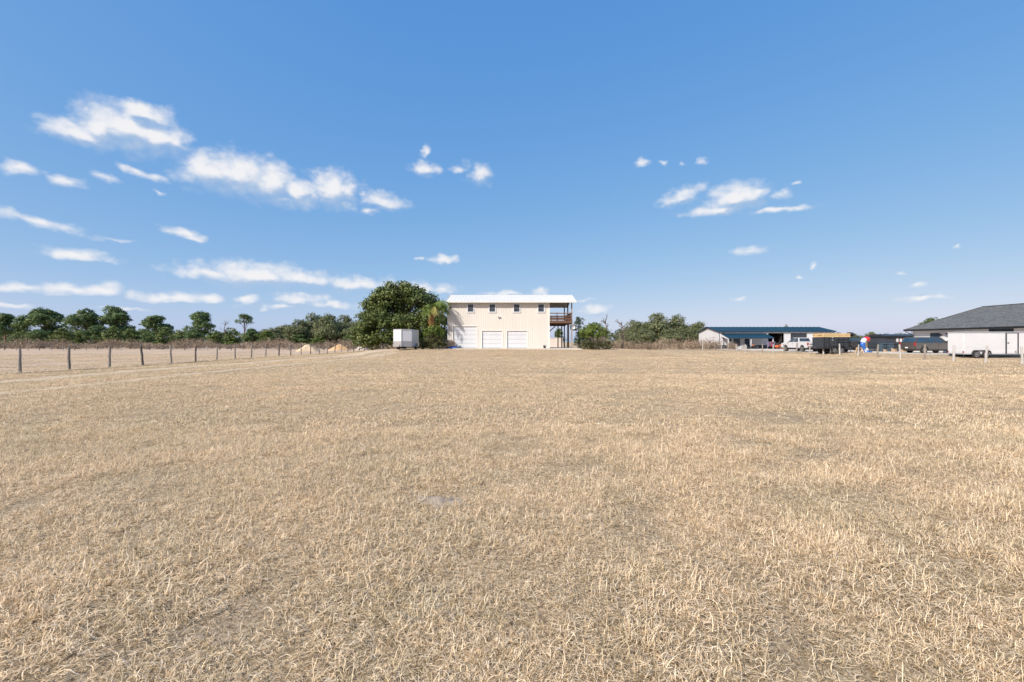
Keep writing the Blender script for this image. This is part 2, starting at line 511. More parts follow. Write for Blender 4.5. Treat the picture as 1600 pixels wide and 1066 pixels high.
def ribbon(name, path, widths, mat, seed, lift=.03):
    rs = np.random.RandomState(seed)
    pts = np.array(path, float)
    t = np.concatenate([[0], np.cumsum(np.hypot(*np.diff(pts, axis=0).T))])
    n = int(t[-1]/.5)
    tt = np.linspace(0, t[-1], n)
    x, y = np.interp(tt, t, pts[:, 0]), np.interp(tt, t, pts[:, 1])
    k = np.hanning(15); k /= k.sum()
    x = np.convolve(np.pad(x, 7, 'edge'), k, 'valid'); y = np.convolve(np.pad(y, 7, 'edge'), k, 'valid')
    w = np.interp(tt, t, widths)
    dx, dy = np.gradient(x), np.gradient(y); l = np.hypot(dx, dy)+1e-9
    nxv, nyv = -dy/l, dx/l
    j0 = np.convolve(rs.randn(n+8), np.ones(3)/3, 'same')[4:-4]*.16; j1 = np.convolve(rs.randn(n+8), np.ones(3)/3, 'same')[4:-4]*.16
    rows = []
    for s in np.linspace(-1, 1, 5):
        off = s*w/2 + (j0 if s < 0 else j1)*abs(s)*np.minimum(w, 1.2)
        px, py = x+nxv*off, y+nyv*off
        rows.append(np.stack([px, py, G(px, py)+lift*(1-.55*abs(s))], 1))
    V = np.concatenate(rows); F = []
    for r in range(4):
        a = r*n + np.arange(n-1)
        F.append(np.stack([a, a+1, a+1+n, a+n], 1))
    return link(name, np_mesh(name, V, np.concatenate(F), mat, smooth=True))
o = ribbon('dirt_track', [(-20.4,-12),(-20.4,40),(-19.6,46),(-17.0,51.5),(-13.5,55.0),(-9.5,57.2)], [1.5,1.6,1.8,3.2,3.8,3.8], M['sand'], 3)
tag(o, 'pale sandy wheel rut nearer the fence, bending to the garage', 'track', kind='structure')
o = ribbon('dirt_track', [(-15.7,-12),(-15.7,38),(-15.5,44),(-14.6,49.0),(-13,52)], [1.0,1.05,1.15,1.6,1.5], M['sand'], 4)
tag(o, 'fainter sandy wheel rut nearer the lawn', 'track', kind='structure')

M['dark_soil'] = sand_material('dark_turned_soil', (.07,.05,.035), (.13,.098,.07), (.24,.18,.125))
o = ribbon('dirt_furrow', [(-25.35,-12),(-25.3,30),(-25.2,60),(-25.2,88)], [.9,.95,1.0,.9], M['dark_soil'], 6)
tag(o, 'dark strip of turned soil along the foot of the fence', 'soil', kind='structure')

# concrete apron before the garage, crushed shell yard of the neighbours
def patch(name, outline, mat, lift, step=1.0):
    xs = [p[0] for p in outline]; ys = [p[1] for p in outline]
    bm = bmesh.new()
    vs = [bm.verts.new((x, y, 0)) for x, y in outline]
    bm.faces.new(vs)
    x = math.ceil(min(xs)/step)*step
    while x < max(xs):
        bmesh.ops.bisect_plane(bm, geom=bm.verts[:]+bm.edges[:]+bm.faces[:], plane_co=(x,0,0), plane_no=(1,0,0)); x += step
    y = math.ceil(min(ys)/step)*step
    while y < max(ys):
        bmesh.ops.bisect_plane(bm, geom=bm.verts[:]+bm.edges[:]+bm.faces[:], plane_co=(0,y,0), plane_no=(0,1,0)); y += step
    for v in bm.verts: v.co.z = gz(v.co.x, v.co.y)+lift
    me = bpy.data.meshes.new(name); bm.to_mesh(me); bm.free(); me.materials.append(mat)
    return link(name, me)
rr = random.Random(5)
def wob(pts, a=.5, n=6):
    out = []
    for i, p in enumerate(pts):
        q = pts[(i+1) % len(pts)]
        for k in range(n):
            t = k/n
            out.append((p[0]+(q[0]-p[0])*t+rr.uniform(-a, a), p[1]+(q[1]-p[1])*t+rr.uniform(-a, a)))
    return out
yard = patch('gravel_yard', wob([(42.5,46),(62,44),(95,44),(98,103),(47,103.5),(39.2,78),(39.2,58)], .6, 9), M['shell'], .035)
tag(yard, 'pale crushed shell yard where the vehicles are parked', 'yard', kind='structure')

# ------------------------------------------------------------------ dry grass: real blades, tiles of them scattered over the land
def grass_material():
    m, nt, p = new_mat('dry_grass_blades')
    at = nt.nodes.new('ShaderNodeAttribute'); at.attribute_name = 'tint'
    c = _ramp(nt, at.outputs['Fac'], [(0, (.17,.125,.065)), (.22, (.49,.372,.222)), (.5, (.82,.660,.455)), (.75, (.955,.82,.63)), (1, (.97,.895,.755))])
    n1 = _noise(nt, .8, 6, .68, 'World')
    pt = _ramp(nt, n1, [(.28, (.86,.88,.82)), (.48, (1,.99,.96)), (.62, (1.03,1.0,.95)), (.75, (1.06,.99,.90))])
    n2 = _noise(nt, .16, 4, .6, 'World')
    pt2 = _ramp(nt, n2, [(.34, (.93,.93,.90)), (.6, (1.05,1.03,1.0))])
    c = _mix(nt, 1.0, _mix(nt, 1.0, c, pt, 'MULTIPLY'), pt2, 'MULTIPLY')
    nt.links.new(c, p.inputs['Base Color'])
    p.inputs['Roughness'].default_value = .7; p.inputs['Specular IOR Level'].default_value = .25
    tr = nt.nodes.new('ShaderNodeBsdfTranslucent'); nt.links.new(c, tr.inputs['Color'])
    mx = nt.nodes.new('ShaderNodeMixShader'); mx.inputs[0].default_value = .22
    nt.links.new(p.outputs[0], mx.inputs[1]); nt.links.new(tr.outputs[0], mx.inputs[2])
    nt.links.new(mx.outputs[0], nt.nodes['Material Output'].inputs['Surface'])
    return m
M['grass'] = grass_material()

def grass_tile(name, seed, n, R, h0, h1, w0, w1, segs, bend):
    rs = np.random.RandomState(seed)
    # tufts, so that blades gather and leave dark gaps
    nt_ = max(6, n//14)
    tx = rs.uniform(-R, R, (nt_, 2)); tdir = rs.uniform(0, 2*np.pi, nt_)
    k = rs.randint(0, nt_, n)
    root = tx[k] + rs.normal(0, R*.09, (n, 2))
    loose = rs.rand(n) < .35
    root[loose] = rs.uniform(-R, R, (loose.sum(), 2))
    L = rs.uniform(h0, h1, n)*rs.uniform(.6, 1.25, n)
    ang = tdir[k] + rs.normal(0, 1.1, n)
    ang[loose] = rs.uniform(0, 2*np.pi, loose.sum())
    lean0 = rs.uniform(.45, 1.5, n); curl = rs.uniform(.3, 1.1, n)*bend*np.where(rs.rand(n) < .12, -.4, 1)
    twist = rs.normal(0, 1.5, n)
    w = rs.uniform(w0, w1, n)
    tint = np.clip(rs.beta(1.9, 1.3, n)+rs.normal(0, .08, nt_)[k], 0, 1)
    pos = np.stack([root[:, 0], root[:, 1], rs.uniform(-.01, .012, n)], 1)
    V = np.zeros((n, segs+1, 2, 3)); T = np.zeros((n, segs+1, 2))
    for i in range(segs+1):
        t = i/segs
        lean = np.clip(lean0 + curl*t*1.9, -.3, 2.25)
        a = ang + twist*t
        d = np.stack([np.cos(a)*np.sin(lean), np.sin(a)*np.sin(lean), np.cos(lean)], 1)
        if i: pos = pos + d*(L/segs)[:, None]
        pos[:, 2] = np.maximum(pos[:, 2], .004+.01*(k % 3))
        sa = a + np.pi/2 + .5*np.sin(k+i)
        sv = np.stack([np.cos(sa), np.sin(sa), .25*np.sin(k*1.7)], 1)
        ww = (w*(1-.82*t**1.6)/2)[:, None]
        V[:, i, 0] = pos - sv*ww; V[:, i, 1] = pos + sv*ww
        T[:, i, :] = np.clip(tint - .44*(1-t)**1.5 + .09*t, 0, 1)[:, None]  # roots darkened: shade deep in the mat is painted into the tint
    F = []
    base = np.arange(n)*(segs+1)*2
    for i in range(segs):
        a = base+i*2
        F.append(np.stack([a, a+1, a+3, a+2], 1))
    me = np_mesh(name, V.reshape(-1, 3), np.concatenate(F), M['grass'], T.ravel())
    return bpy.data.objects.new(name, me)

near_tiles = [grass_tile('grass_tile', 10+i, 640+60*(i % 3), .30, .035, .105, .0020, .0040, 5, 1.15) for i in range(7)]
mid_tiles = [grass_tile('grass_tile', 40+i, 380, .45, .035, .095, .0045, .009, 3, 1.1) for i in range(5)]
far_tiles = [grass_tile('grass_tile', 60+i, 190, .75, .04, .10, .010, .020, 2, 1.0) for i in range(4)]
weed_tiles = [grass_tile('weed_tile', 80+i, 130, .5, .12, .36, .008, .016, 3, .6) for i in range(3)]

def scatter(name, pts, tiles, scl):
    """one object: points carrying rotation, scale and pick, with the blade tiles instanced on them"""
    me = bpy.data.meshes.new(name)
    me.vertices.add(len(pts)); me.vertices.foreach_set('co', np.asarray(pts, np.float32).ravel())
    rs = np.random.RandomState(len(pts))
    rot = np.zeros((len(pts), 3), np.float32); rot[:, 2] = rs.uniform(0, 2*np.pi, len(pts))
    a = me.attributes.new('rot', 'FLOAT_VECTOR', 'POINT'); a.data.foreach_set('vector', rot.ravel())
    a = me.attributes.new('scl', 'FLOAT', 'POINT'); a.data.foreach_set('value', np.asarray(scl, np.float32))
    a = me.attributes.new('pick', 'INT', 'POINT'); a.data.foreach_set('value', rs.randint(0, len(tiles), len(pts)).astype(np.int32))
    me.materials.append(M['grass'])
    ob = link(name, me)
    ng = bpy.data.node_groups.new(name, 'GeometryNodeTree')
    ng.interface.new_socket('Geometry', in_out='INPUT', socket_type='NodeSocketGeometry')
    ng.interface.new_socket('Geometry', in_out='OUTPUT', socket_type='NodeSocketGeometry')
    N, Lk = ng.nodes, ng.links
    gi, go = N.new('NodeGroupInput'), N.new('NodeGroupOutput')
    g2i = N.new('GeometryNodeGeometryToInstance')
    for t in reversed(tiles):
        oi = N.new('GeometryNodeObjectInfo'); oi.inputs['Object'].default_value = t
        Lk.new(oi.outputs['Geometry'], g2i.inputs[0])
    iop = N.new('GeometryNodeInstanceOnPoints')
    iop.inputs['Pick Instance'].default_value = True
    def attr(nm, ty):
        n = N.new('GeometryNodeInputNamedAttribute'); n.data_type = ty; n.inputs['Name'].default_value = nm
        return n.outputs['Attribute']
    Lk.new(gi.outputs[0], iop.inputs['Points']); Lk.new(g2i.outputs[0], iop.inputs['Instance'])
    Lk.new(attr('pick', 'INT'), iop.inputs['Instance Index'])
    e2r = N.new('FunctionNodeEulerToRotation'); Lk.new(attr('rot', 'FLOAT_VECTOR'), e2r.inputs[0])
    Lk.new(e2r.outputs[0], iop.inputs['Rotation'])
    Lk.new(attr('scl', 'FLOAT'), iop.inputs['Scale'])
    Lk.new(iop.outputs[0], go.inputs[0])
    md = ob.modifiers.new('blades', 'NODES'); md.node_group = ng
    return ob

RS = np.random.RandomState(77)
TRACKS = [(-20.4, .75), (-15.7, .34)]
MOUND = (-.70, 4.54)
def clear_of_tracks(x, y, soft=.0):
    ok = np.ones(len(x), bool)
    for tx, hw in TRACKS:
        ok &= ~((np.abs(x-tx) < hw+soft) & (y < 44))
    ok &= ~((np.abs(x+25.2) < .75) & (y < 88))
    # the drive's bend, the concrete apron, the neighbours' yard
    ok &= ~((np.abs((x+17.5) - (y-49.5)*1.12*.6) < 1.5) & (y > 45) & (y < 57.5) & (x < -9))
    ok &= ~((x > -9.6) & (x < 8.8) & (y > 56.6))
    ok &= ~((x > 42.5) & (y > 45.5)) & ~((x > 39.4) & (y > 57))
    return ok
def field(y0, y1, dens, spread=1.24, xmax=None, xmin=None):
    area = spread*2*(y1*y1-y0*y0)/2 + 4*(y1-y0)
    n = int(area*dens)
    y = np.sqrt(RS.uniform(y0*y0, y1*y1, n))
    x = RS.uniform(-1, 1, n)*(y*spread+2)
    ok = clear_of_tracks(x, y)
    if xmax is not None: ok &= x < xmax
    if xmin is not None: ok &= x > xmin
    return x[ok], y[ok]
def pnoise(x, y, s, seed=0):
    r = np.random.RandomState(seed); o_ = 0
    for k in range(5):
        a = r.uniform(0, 2*np.pi); f = s*r.uniform(.6, 1.8); ph = r.uniform(0, 6.28, 2)
        o_ = o_ + np.sin((x*np.cos(a)+y*np.sin(a))*f+ph[0])*np.sin((y*np.cos(a)-x*np.sin(a))*f*.8+ph[1])
    return o_/5
# nearest metres
x, y = field(1.0, 8.5, 13)
keep = np.hypot((x-MOUND[0])/.30, (y-MOUND[1])/.24) > 1
x, y = x[keep], y[keep]
s = 1.0 + .28*pnoise(x, y, 2.2, 1) + .2*pnoise(x, y, .9, 5) + RS.normal(0, .12, len(x))
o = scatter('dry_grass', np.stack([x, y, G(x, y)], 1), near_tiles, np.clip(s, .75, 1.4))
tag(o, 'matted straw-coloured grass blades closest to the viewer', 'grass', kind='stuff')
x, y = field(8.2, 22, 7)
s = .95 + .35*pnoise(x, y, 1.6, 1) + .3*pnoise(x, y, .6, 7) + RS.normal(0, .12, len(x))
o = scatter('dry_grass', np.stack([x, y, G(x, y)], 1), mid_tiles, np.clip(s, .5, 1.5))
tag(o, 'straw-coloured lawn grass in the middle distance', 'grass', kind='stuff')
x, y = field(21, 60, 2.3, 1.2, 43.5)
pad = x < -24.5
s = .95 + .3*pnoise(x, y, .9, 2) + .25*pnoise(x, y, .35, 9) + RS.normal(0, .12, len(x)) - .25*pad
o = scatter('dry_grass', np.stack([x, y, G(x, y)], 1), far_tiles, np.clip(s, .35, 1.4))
tag(o, 'straw-coloured lawn and paddock grass further off', 'grass', kind='stuff')
# rank weeds along the fence foot, between the ruts and round the pad
y = RS.uniform(8, 92, 900); x = -25.2 + RS.choice([-1, 1], 900)*(.15+np.abs(RS.normal(0, .35, 900)))
y2 = RS.uniform(10, 44, 700); x2 = RS.uniform(-19.6, -16.4, 700)
y3 = RS.uniform(15, 50, 330); x3 = -22.3 + RS.normal(0, .8, 330)
x4 = RS.uniform(12, 36, 500); y4 = RS.uniform(60, 80, 500)
x, y = np.concatenate([x, x2, x3, x4]), np.concatenate([y, y2, y3, y4])
s = np.concatenate([RS.uniform(.3, .8, 900), RS.uniform(.3, .62, 700), RS.uniform(.3, .6, 330), RS.uniform(.3, .7, 500)])
o = scatter('weeds', np.stack([x, y, G(x, y)], 1), weed_tiles, s)
tag(o, 'rank dry weeds along the fence foot and between the wheel ruts', 'weeds', kind='stuff')

# bare grey sand mound in the lawn
def lump(name, c, rx, ry, h, mat, seed, n=22, rings=9, rough=.25, sink=.05, power=1.0):
    rs = np.random.RandomState(seed)
    ph = rs.uniform(0, 6.28, 8)
    V, F = [], []
    for i in range(rings+1):
        r = i/rings
        for k in range(n):
            t = 2*math.pi*k/n
            rad = r*(1+rough*.5*math.sin(2*t+ph[0])+rough*.35*math.sin(3*t+ph[1])+rough*.25*math.sin(5*t+ph[2]))
            x = rx*rad*math.cos(t); y = ry*rad*math.sin(t)
            z = h*max(0, 1-r**power)**1.1 + h*rough*(.22*math.sin(7*t+ph[3]+6*r)+.15*math.sin(11*t-9*r+ph[4])+.1*rs.randn())*(1-r)*(1 if r > 0 else 0)
            g_ = gz(c[0]+x, c[1]+y)-gz(c[0], c[1])
            V.append((x, y, z+g_-(sink if i == rings else 0)))
    for i in range(rings):
        for k in range(n):
            k2 = (k+1) % n
            F.append((i*n+k, i*n+k2, (i+1)*n+k2, (i+1)*n+k))
    return link(name, np_mesh(name, V, F, mat, smooth=True), loc=(c[0], c[1], gz(c[0], c[1])))
M['ash_sand'] = sand_material('grey_sand', (.16,.14,.12), (.36,.33,.29), (.52,.49,.44))
M['tan_sand'] = sand_material('tan_fill_sand', (.46,.36,.24), (.62,.50,.35), (.72,.60,.44))
M['orange_sand'] = sand_material('orange_fill_sand', (.38,.25,.14), (.52,.36,.21), (.62,.45,.29))
M['white_sand'] = sand_material('white_fill_sand', (.42,.39,.36), (.56,.53,.49), (.66,.63,.6))
o = lump('ant_mound', MOUND, .26, .19, .05, M['ash_sand'], 2, 26, 10, .55, .02)
tag(o, 'small bare grey sand mound showing through the dry lawn', 'sand mound')
for (px, yb, z, wpx, hpx, key, lab, sd_) in (
        (481, 549, 77, 35, 12.5, 'tan_sand', 'pale tan sand pile nearest along the paddock fence', 21),
        (531, 548, 85, 33, 11.5, 'orange_sand', 'orange-tan sand pile, middle of the three behind the fence', 22),
        (566, 546, 93, 26, 9, 'white_sand', 'greyish white sand pile, farthest of the three behind the fence', 23)):
    o = lump('sand_pile', (WX(px, z), z), wpx/2*z/FPX, wpx/2*z/FPX*.9, hpx*z/FPX*.85, M[key], sd_, 26, 12, .22, .12, 1.15)
    tag(o, lab, 'sand pile', 'sand piles in the paddock')

# ------------------------------------------------------------------ building materials
M['siding'] = plain('beige_metal_siding', (.575,.555,.505), .5, 0, .05, .35, grime=.12)
M['trim'] = plain('ivory_trim', (.74,.71,.64), .45, 0, .04, 1.0)
M['roof_white'] = plain('cream_metal_roof', (.60,.60,.555), .5, 0, .03, .5, grime=.05)
M['door_white'] = plain('white_door_paint', (.56,.58,.60), .45, 0, .03, .8, grime=.08)
M['white_wall'] = plain('white_metal_wall', (.53,.54,.56), .5, 0, .04, .3, grime=.1)
M['stucco'] = plain('white_stucco', (.52,.53,.54), .85, 0, .05, .8, bump=.2, grime=.1)
M['navy'] = plain('navy_metal_roof', (.006,.034,.052), .42, 0, .15, .3)
M['navy_trim'] = plain('navy_trim', (.014,.035,.065), .4, 0, .1, 1)
M['charcoal'] = plain('charcoal_wainscot', (.03,.036,.045), .5, 0, .12, .8)
M['dark'] = plain('dark_interior', (.02,.02,.022), .9, 0, .3, .5)
M['glass'] = glass_mat('window_glass', (.03,.045,.06), .1)
M['blue_glass'] = glass_mat('blue_reflecting_glass', (.025,.05,.08))
M['deck_wood'] = plain('brown_deck_wood', (.115,.062,.038), .8, 0, .3, 3, bump=.3)
M['deck_grey'] = plain('weathered_deck_wood', (.26,.22,.19), .85, 0, .25, 3, bump=.3)
M['soffit'] = plain('grey_soffit', (.36,.345,.32), .7, 0, .08, 1)
M['concrete'] = plain('concrete', (.50,.47,.42), .85, 0, .12, .8, bump=.25, grime=.2)
M['galv'] = plain('galvanised_steel', (.46,.47,.48), .4, .6, .1, 4)
M['black_metal'] = plain('black_metal', (.018,.018,.019), .45, 0, .2, 3)
M['black_plastic'] = plain('black_plastic', (.02,.021,.023), .6, 0, .2, 3)
M['rubber'] = plain('tyre_rubber', (.02,.02,.02), .85, 0, .2, 6)
M['alloy'] = plain('wheel_alloy', (.55,.56,.57), .3, .7, .08, 5)
M['chrome'] = plain('chrome', (.62,.63,.64), .2, .9, .05, 5)
M['white_paint'] = plain('white_car_paint', (.54,.55,.57), .28, 0, .02, 1, coat=.4)
M['grey_paint'] = plain('bronze_grey_car_paint', (.085,.078,.072), .3, .3, .06, 1, coat=.8)
M['black_paint'] = plain('black_car_paint', (.010,.011,.013), .25, 0, .1, 1, coat=.8)
M['red_lamp'] = plain('red_lamp_lens', (.35,.015,.012), .25, 0, .1, 4, coat=.5)
M['clear_lamp'] = plain('clear_lamp_lens', (.6,.62,.64), .15, 0, .1, 4, coat=.5)
M['trailer_white'] = plain('white_trailer_skin', (.58,.60,.62), .4, 0, .04, .7, grime=.12)
M['tread_plate'] = plain('tread_plate', (.38,.385,.39), .4, .5, .15, 9)
M['post_wood'] = plain('weathered_grey_post', (.24,.215,.185), .9, 0, .35, 5, bump=.5, stretch=(1,1,.2))
M['post_dark'] = plain('dark_creosote_post', (.12,.105,.09), .9, 0, .35, 5, bump=.5, stretch=(1,1,.2))
M['post_pale'] = plain('pale_grey_post', (.40,.39,.37), .85, 0, .2, 5, bump=.4, stretch=(1,1,.2))
M['lumber'] = plain('yellow_pine_lumber', (.50,.37,.19), .75, 0, .2, 4)
M['bin_blue'] = plain('slate_blue_bin', (.045,.075,.10), .5, 0, .1, 2)
M['tarp_blue'] = plain('blue_tarp', (.03,.08,.30), .5, 0, .2, 3)
M['inflate_red'] = plain('red_vinyl', (.55,.03,.025), .3, 0, .08, 3, coat=.3)
M['inflate_blue'] = plain('blue_vinyl', (.02,.11,.42), .3, 0, .08, 3, coat=.3)
M['inflate_white'] = plain('white_vinyl', (.60,.61,.63), .3, 0, .05, 3, coat=.3)
M['orange'] = plain('orange_machine_paint', (.50,.12,.03), .4, 0, .12, 3)
M['purple'] = plain('purple_grey_cloth', (.16,.13,.24), .8, 0, .25, 4)
M['plank'] = plain('raw_plank', (.42,.31,.20), .8, 0, .3, 4)
M['cardboard'] = plain('cardboard', (.36,.26,.17), .85, 0, .15, 3)
M['plate'] = plain('licence_plate', (.66,.66,.64), .5, 0, .05, 8)

def shingle_material():
    m, nt, p = new_mat('grey_shingles')
    tc = nt.nodes.new('ShaderNodeNewGeometry')
    mp = nt.nodes.new('ShaderNodeMapping'); mp.inputs['Rotation'].default_value = (0, 0, math.radians(90))
    nt.links.new(tc.outputs['Position'], mp.inputs['Vector'])
    br = nt.nodes.new('ShaderNodeTexBrick')
    br.inputs['Scale'].default_value = 1.0
    br.inputs['Brick Width'].default_value = .9; br.inputs['Row Height'].default_value = .26
    br.inputs['Mortar Size'].default_value = .012
    br.inputs['Color1'].default_value = (.055,.062,.064,1); br.inputs['Color2'].default_value = (.12,.13,.13,1)
    br.inputs['Mortar'].default_value = (.04,.045,.05,1)
    nt.links.new(mp.outputs[0], br.inputs['Vector'])
    n = _noise(nt, 5, 6, .75, 'World')
    c = _mix(nt, .65, br.outputs['Color'], _ramp(nt, n, [(.35, (.03,.035,.037)), (.5, (.085,.094,.095)), (.65, (.19,.20,.20))]))
    nt.links.new(c, p.inputs['Base Color'])
    p.inputs['Roughness'].default_value = .9
    b = nt.nodes.new('ShaderNodeBump'); b.inputs['Strength'].default_value = .6; b.inputs['Distance'].default_value = .02
    nt.links.new(br.outputs['Fac'], b.inputs['Height']); b.invert = True
    nt.links.new(b.outputs[0], p.inputs['Normal'])
    return m
M['shingle'] = shingle_material()

def ribbed_panel(x0, x1, z0, z1, holes, y=0.0, pitch=.30, rib=.03, out=-.012):
    """sheet of ribbed siding in the xz plane, with rectangular holes; out = direction of the ribs"""
    xs = []
    n = max(1, round((x1-x0)/pitch)); pt = (x1-x0)/n
    for i in range(n):
        a = x0+i*pt
        xs += [(a, 0), (a+pt*.5-rib*1.6, 0), (a+pt*.5-rib*.7, out), (a+pt*.5+rib*.7, out), (a+pt*.5+rib*1.6, 0)]
    xs.append((x1, 0))
    cuts = sorted({h for hole in holes for h in hole[:2] if x0 < h < x1})
    pts = []
    for (a, da), (b, db) in zip(xs[:-1], xs[1:]):
        pts.append((a, da))
        for c in cuts:
            if a+1e-6 < c < b-1e-6: pts.append((c, da+(db-da)*(c-a)/(b-a)))
    pts.append(xs[-1])
    mb = MB()
    for (a, da), (b, db) in zip(pts[:-1], pts[1:]):
        mid = (a+b)/2
        iv = [(z0, z1)]
        for (h0, h1, g0, g1) in holes:
            if h0 < mid < h1:
                nv = []
                for (p, q) in iv:
                    if g0 > p: nv.append((p, min(q, g0)))
                    if g1 < q: nv.append((max(p, g1), q))
                iv = [(p, q) for p, q in nv if q-p > 1e-4]
        for (p, q) in iv:
            mb.quad((a, y+da, p), (b, y+db, p), (b, y+db, q), (a, y+da, q))
    return mb

def frame(mb, x0, x1, z0, z1, y0, y1, w, sill=True):
    mb.box(x0-w, x0, y0, y1, z0, z1+w); mb.box(x1, x1+w, y0, y1, z0, z1+w)
    mb.box(x0, x1, y0, y1, z1, z1+w)
    if sill: mb.box(x0-w, x1+w, y0-.02, y1, z0-w, z0)
    return mb

# ------------------------------------------------------------------ two-storey metal garage with a covered deck
YF = 59.0; MP = YF/FPX
ZB = .80
bx0, bx1 = -8.30, 4.81
ZE = WZ(473, YF)          # wall top under the eave
root = empty('metal_garage', (0, 0, 0), 0, 'two-storey beige metal garage with three white roll doors and raised deck', 'building')
root.location = (0, YF, ZB)
H = ZE-ZB                 # local coordinates: front wall at y=0, floor at z=0
DEP = 8.4
doors = [(WX(708,YF), WX(745,YF), 0, WZ(510,YF)-ZB), (WX(753.2,YF), WX(784.6,YF), 0, WZ(517,YF)-ZB), (WX(792.4,YF), WX(823.8,YF), 0, WZ(517,YF)-ZB)]
wins = [(WX(c-4.3,YF), WX(c+4.3,YF), WZ(487.2,YF)-ZB, WZ(475.8,YF)-ZB) for c in (735.4, 769.3, 807.4, 845.5)]
holes = doors+wins
n = 15; pw = (bx1-bx0)/n
for i in range(n):
    a, b = bx0+i*pw, bx0+(i+1)*pw
    ribbed_panel(a, b, 0, H, holes).build('siding_panel', M['siding'], root)
for i in range(9):
    a, b = i*DEP/9, (i+1)*DEP/9
    ribbed_panel(a, b, 0, H, []).build('siding_panel', M['siding'], root, loc=(bx0, DEP, 0), rot=(0, 0, -math.pi/2))
    side_holes = [(4.2, 5.1, 3.62, 5.7)]
    ribbed_panel(a, b, 0, H, side_holes).build('siding_panel', M['siding'], root, loc=(bx1, 0, 0), rot=(0, 0, math.pi/2))
for i in range(n):
    a, b = bx0+i*pw, bx0+(i+1)*pw
    ribbed_panel(-b, -a, 0, H, []).build('siding_panel', M['siding'], root, loc=(0, DEP, 0), rot=(0, 0, math.pi))
MB().box(bx0+.05, bx1-.05, .22, DEP-.05, 0, H).build('inner_wall', M['dark'], root)
mb = MB(); mb.box(bx0-.05, bx0+.06, -.045, .06, 0, H); mb.build('corner_trim', M['trim'], root)
mb = MB(); mb.box(bx1-.07, bx1+.06, -.045, .07, 0, H); mb.build('corner_trim', M['trim'], root)
# roll doors
for k, (a, b, z0, z1) in enumerate(doors):
    d = empty('garage_door', (0, 0, 0)); d.parent = root
    ns = 5 if k == 0 else 4
    for j in range(ns):
        za, zb = z0+.02+(z1-z0-.02)*j/ns, z0+.02+(z1-z0-.02)*(j+1)/ns
        p = MB(); p.box(a+.005, b-.005, .10, .15, za+.008, zb-.008)
        m_ = max(2, round((b-a)/.62)); w_ = (b-a)/m_
        for q in range(m_):
            p.box(a+q*w_+.07, a+(q+1)*w_-.07, .088, .102, za+.10, zb-.10)
        p.build('door_section', M['door_white'], d, bevel=.004)
    f = MB(); frame(f, a, b, z0, z1, -.035, .16, .09, False); f.build('door_frame', M['trim'], d)
    f = MB(); f.box(a, b, .06, .16, z0-.02, z0+.02); f.build('weather_seal', M['black_plastic'], d)
for (a, b, z0, z1) in wins:
    w_ = empty('window', (0, 0, 0)); w_.parent = root
    f = MB(); frame(f, a, b, z0, z1, -.06, .08, .14); f.build('window_frame', M['door_white'], w_)
    MB().box(a, b, .03, .09, (z0+z1)/2-.025, (z0+z1)/2+.025).build('sash_bar', M['door_white'], w_)
    MB().box(a, b, .05, .07, (z0+z1)/2+.025, z1).build('pane', M['glass'], w_)
    MB().box(a, b, .065, .085, z0, (z0+z1)/2-.025).build('pane', M['glass'], w_)
    MB().box(a+.05, b-.05, .10, .12, z0+.05, (z0+z1)/2+.1).build('blind', M['soffit'], w_)
# roof: panels with standing seams
ex0, ex1 = -8.55, 8.25
yr = 4.0; ze = WZ(471.8, YF-.55)-ZB; zr = WZ(462.3, YF+yr)-ZB
roof = empty('roof', (0, 0, 0)); roof.parent = root
nr = 18; rw = (ex1-ex0)/nr
def slope_mesh(y0, z0, y1, z1):
    L = math.hypot(y1-y0, z1-z0)
    mb = MB(); mb.box(.002, rw-.002, 0, L, 0, .03)
    for s_ in (0, rw/2): mb.box(s_+.002, s_+.03, 0, L, .03, .05)
    me = mb.mesh('roof_panel', M['roof_white']); return me, math.atan2(z1-z0, y1-y0)
mf, af = slope_mesh(-.55, ze, yr, zr)
mk, ak = slope_mesh(-.55, ze, yr, zr)
for i in range(nr):
    link('roof_panel', mf, roof, (ex0+i*rw, -.55, ze), (af, 0, 0))
    link('roof_panel', mf, roof, (ex0+(i+1)*rw, 2*yr+.55, ze), (af, 0, math.pi))
MB().prism([(yr-.25, zr-.02), (yr, zr+.10), (yr+.25, zr-.02)], ex0, ex1, 'x').build('ridge_cap', M['roof_white'], roof)
# eave fascia, gutter lip and rake trim
f = MB(); f.box(ex0, ex1, -.60, -.555, ze-.10, ze+.035); f.build('fascia', M['roof_white'], roof)
for s_, xx in ((-1, ex0), (1, ex1)):
    f = MB()
    f.prism([(-.6, ze-.16), (-.6, ze+.06), (yr, zr+.12), (2*yr+.6, ze+.06), (2*yr+.6, ze-.16), (yr, zr-.10)], xx-.04 if s_ < 0 else xx, xx if s_ < 0 else xx+.04, 'x')
    f.build('rake_trim', M['roof_white'], roof)
MB().quad((ex0, -.55, ze-.10), (ex1, -.55, ze-.10), (ex1, .0, ze-.06), (ex0, .0, ze-.06)).build('soffit', M['soffit'], roof)
f = MB()
f.prism([(-.5, ze-.09), (yr, zr-.12), (2*yr+.5, ze-.09), (2*yr+.5, ze-.05), (yr, zr-.06), (-.5, ze-.05)], bx1+.08, ex1-.02, 'x')
f.build('porch_ceiling', M['soffit'], roof)
# gable infill of the enclosed part
for xx in (bx0, bx1):
    MB().prism([(0, H), (yr, zr-.08), (DEP-.02, H)], xx-.02, xx+.02, 'x').build('gable', M['siding'], root)
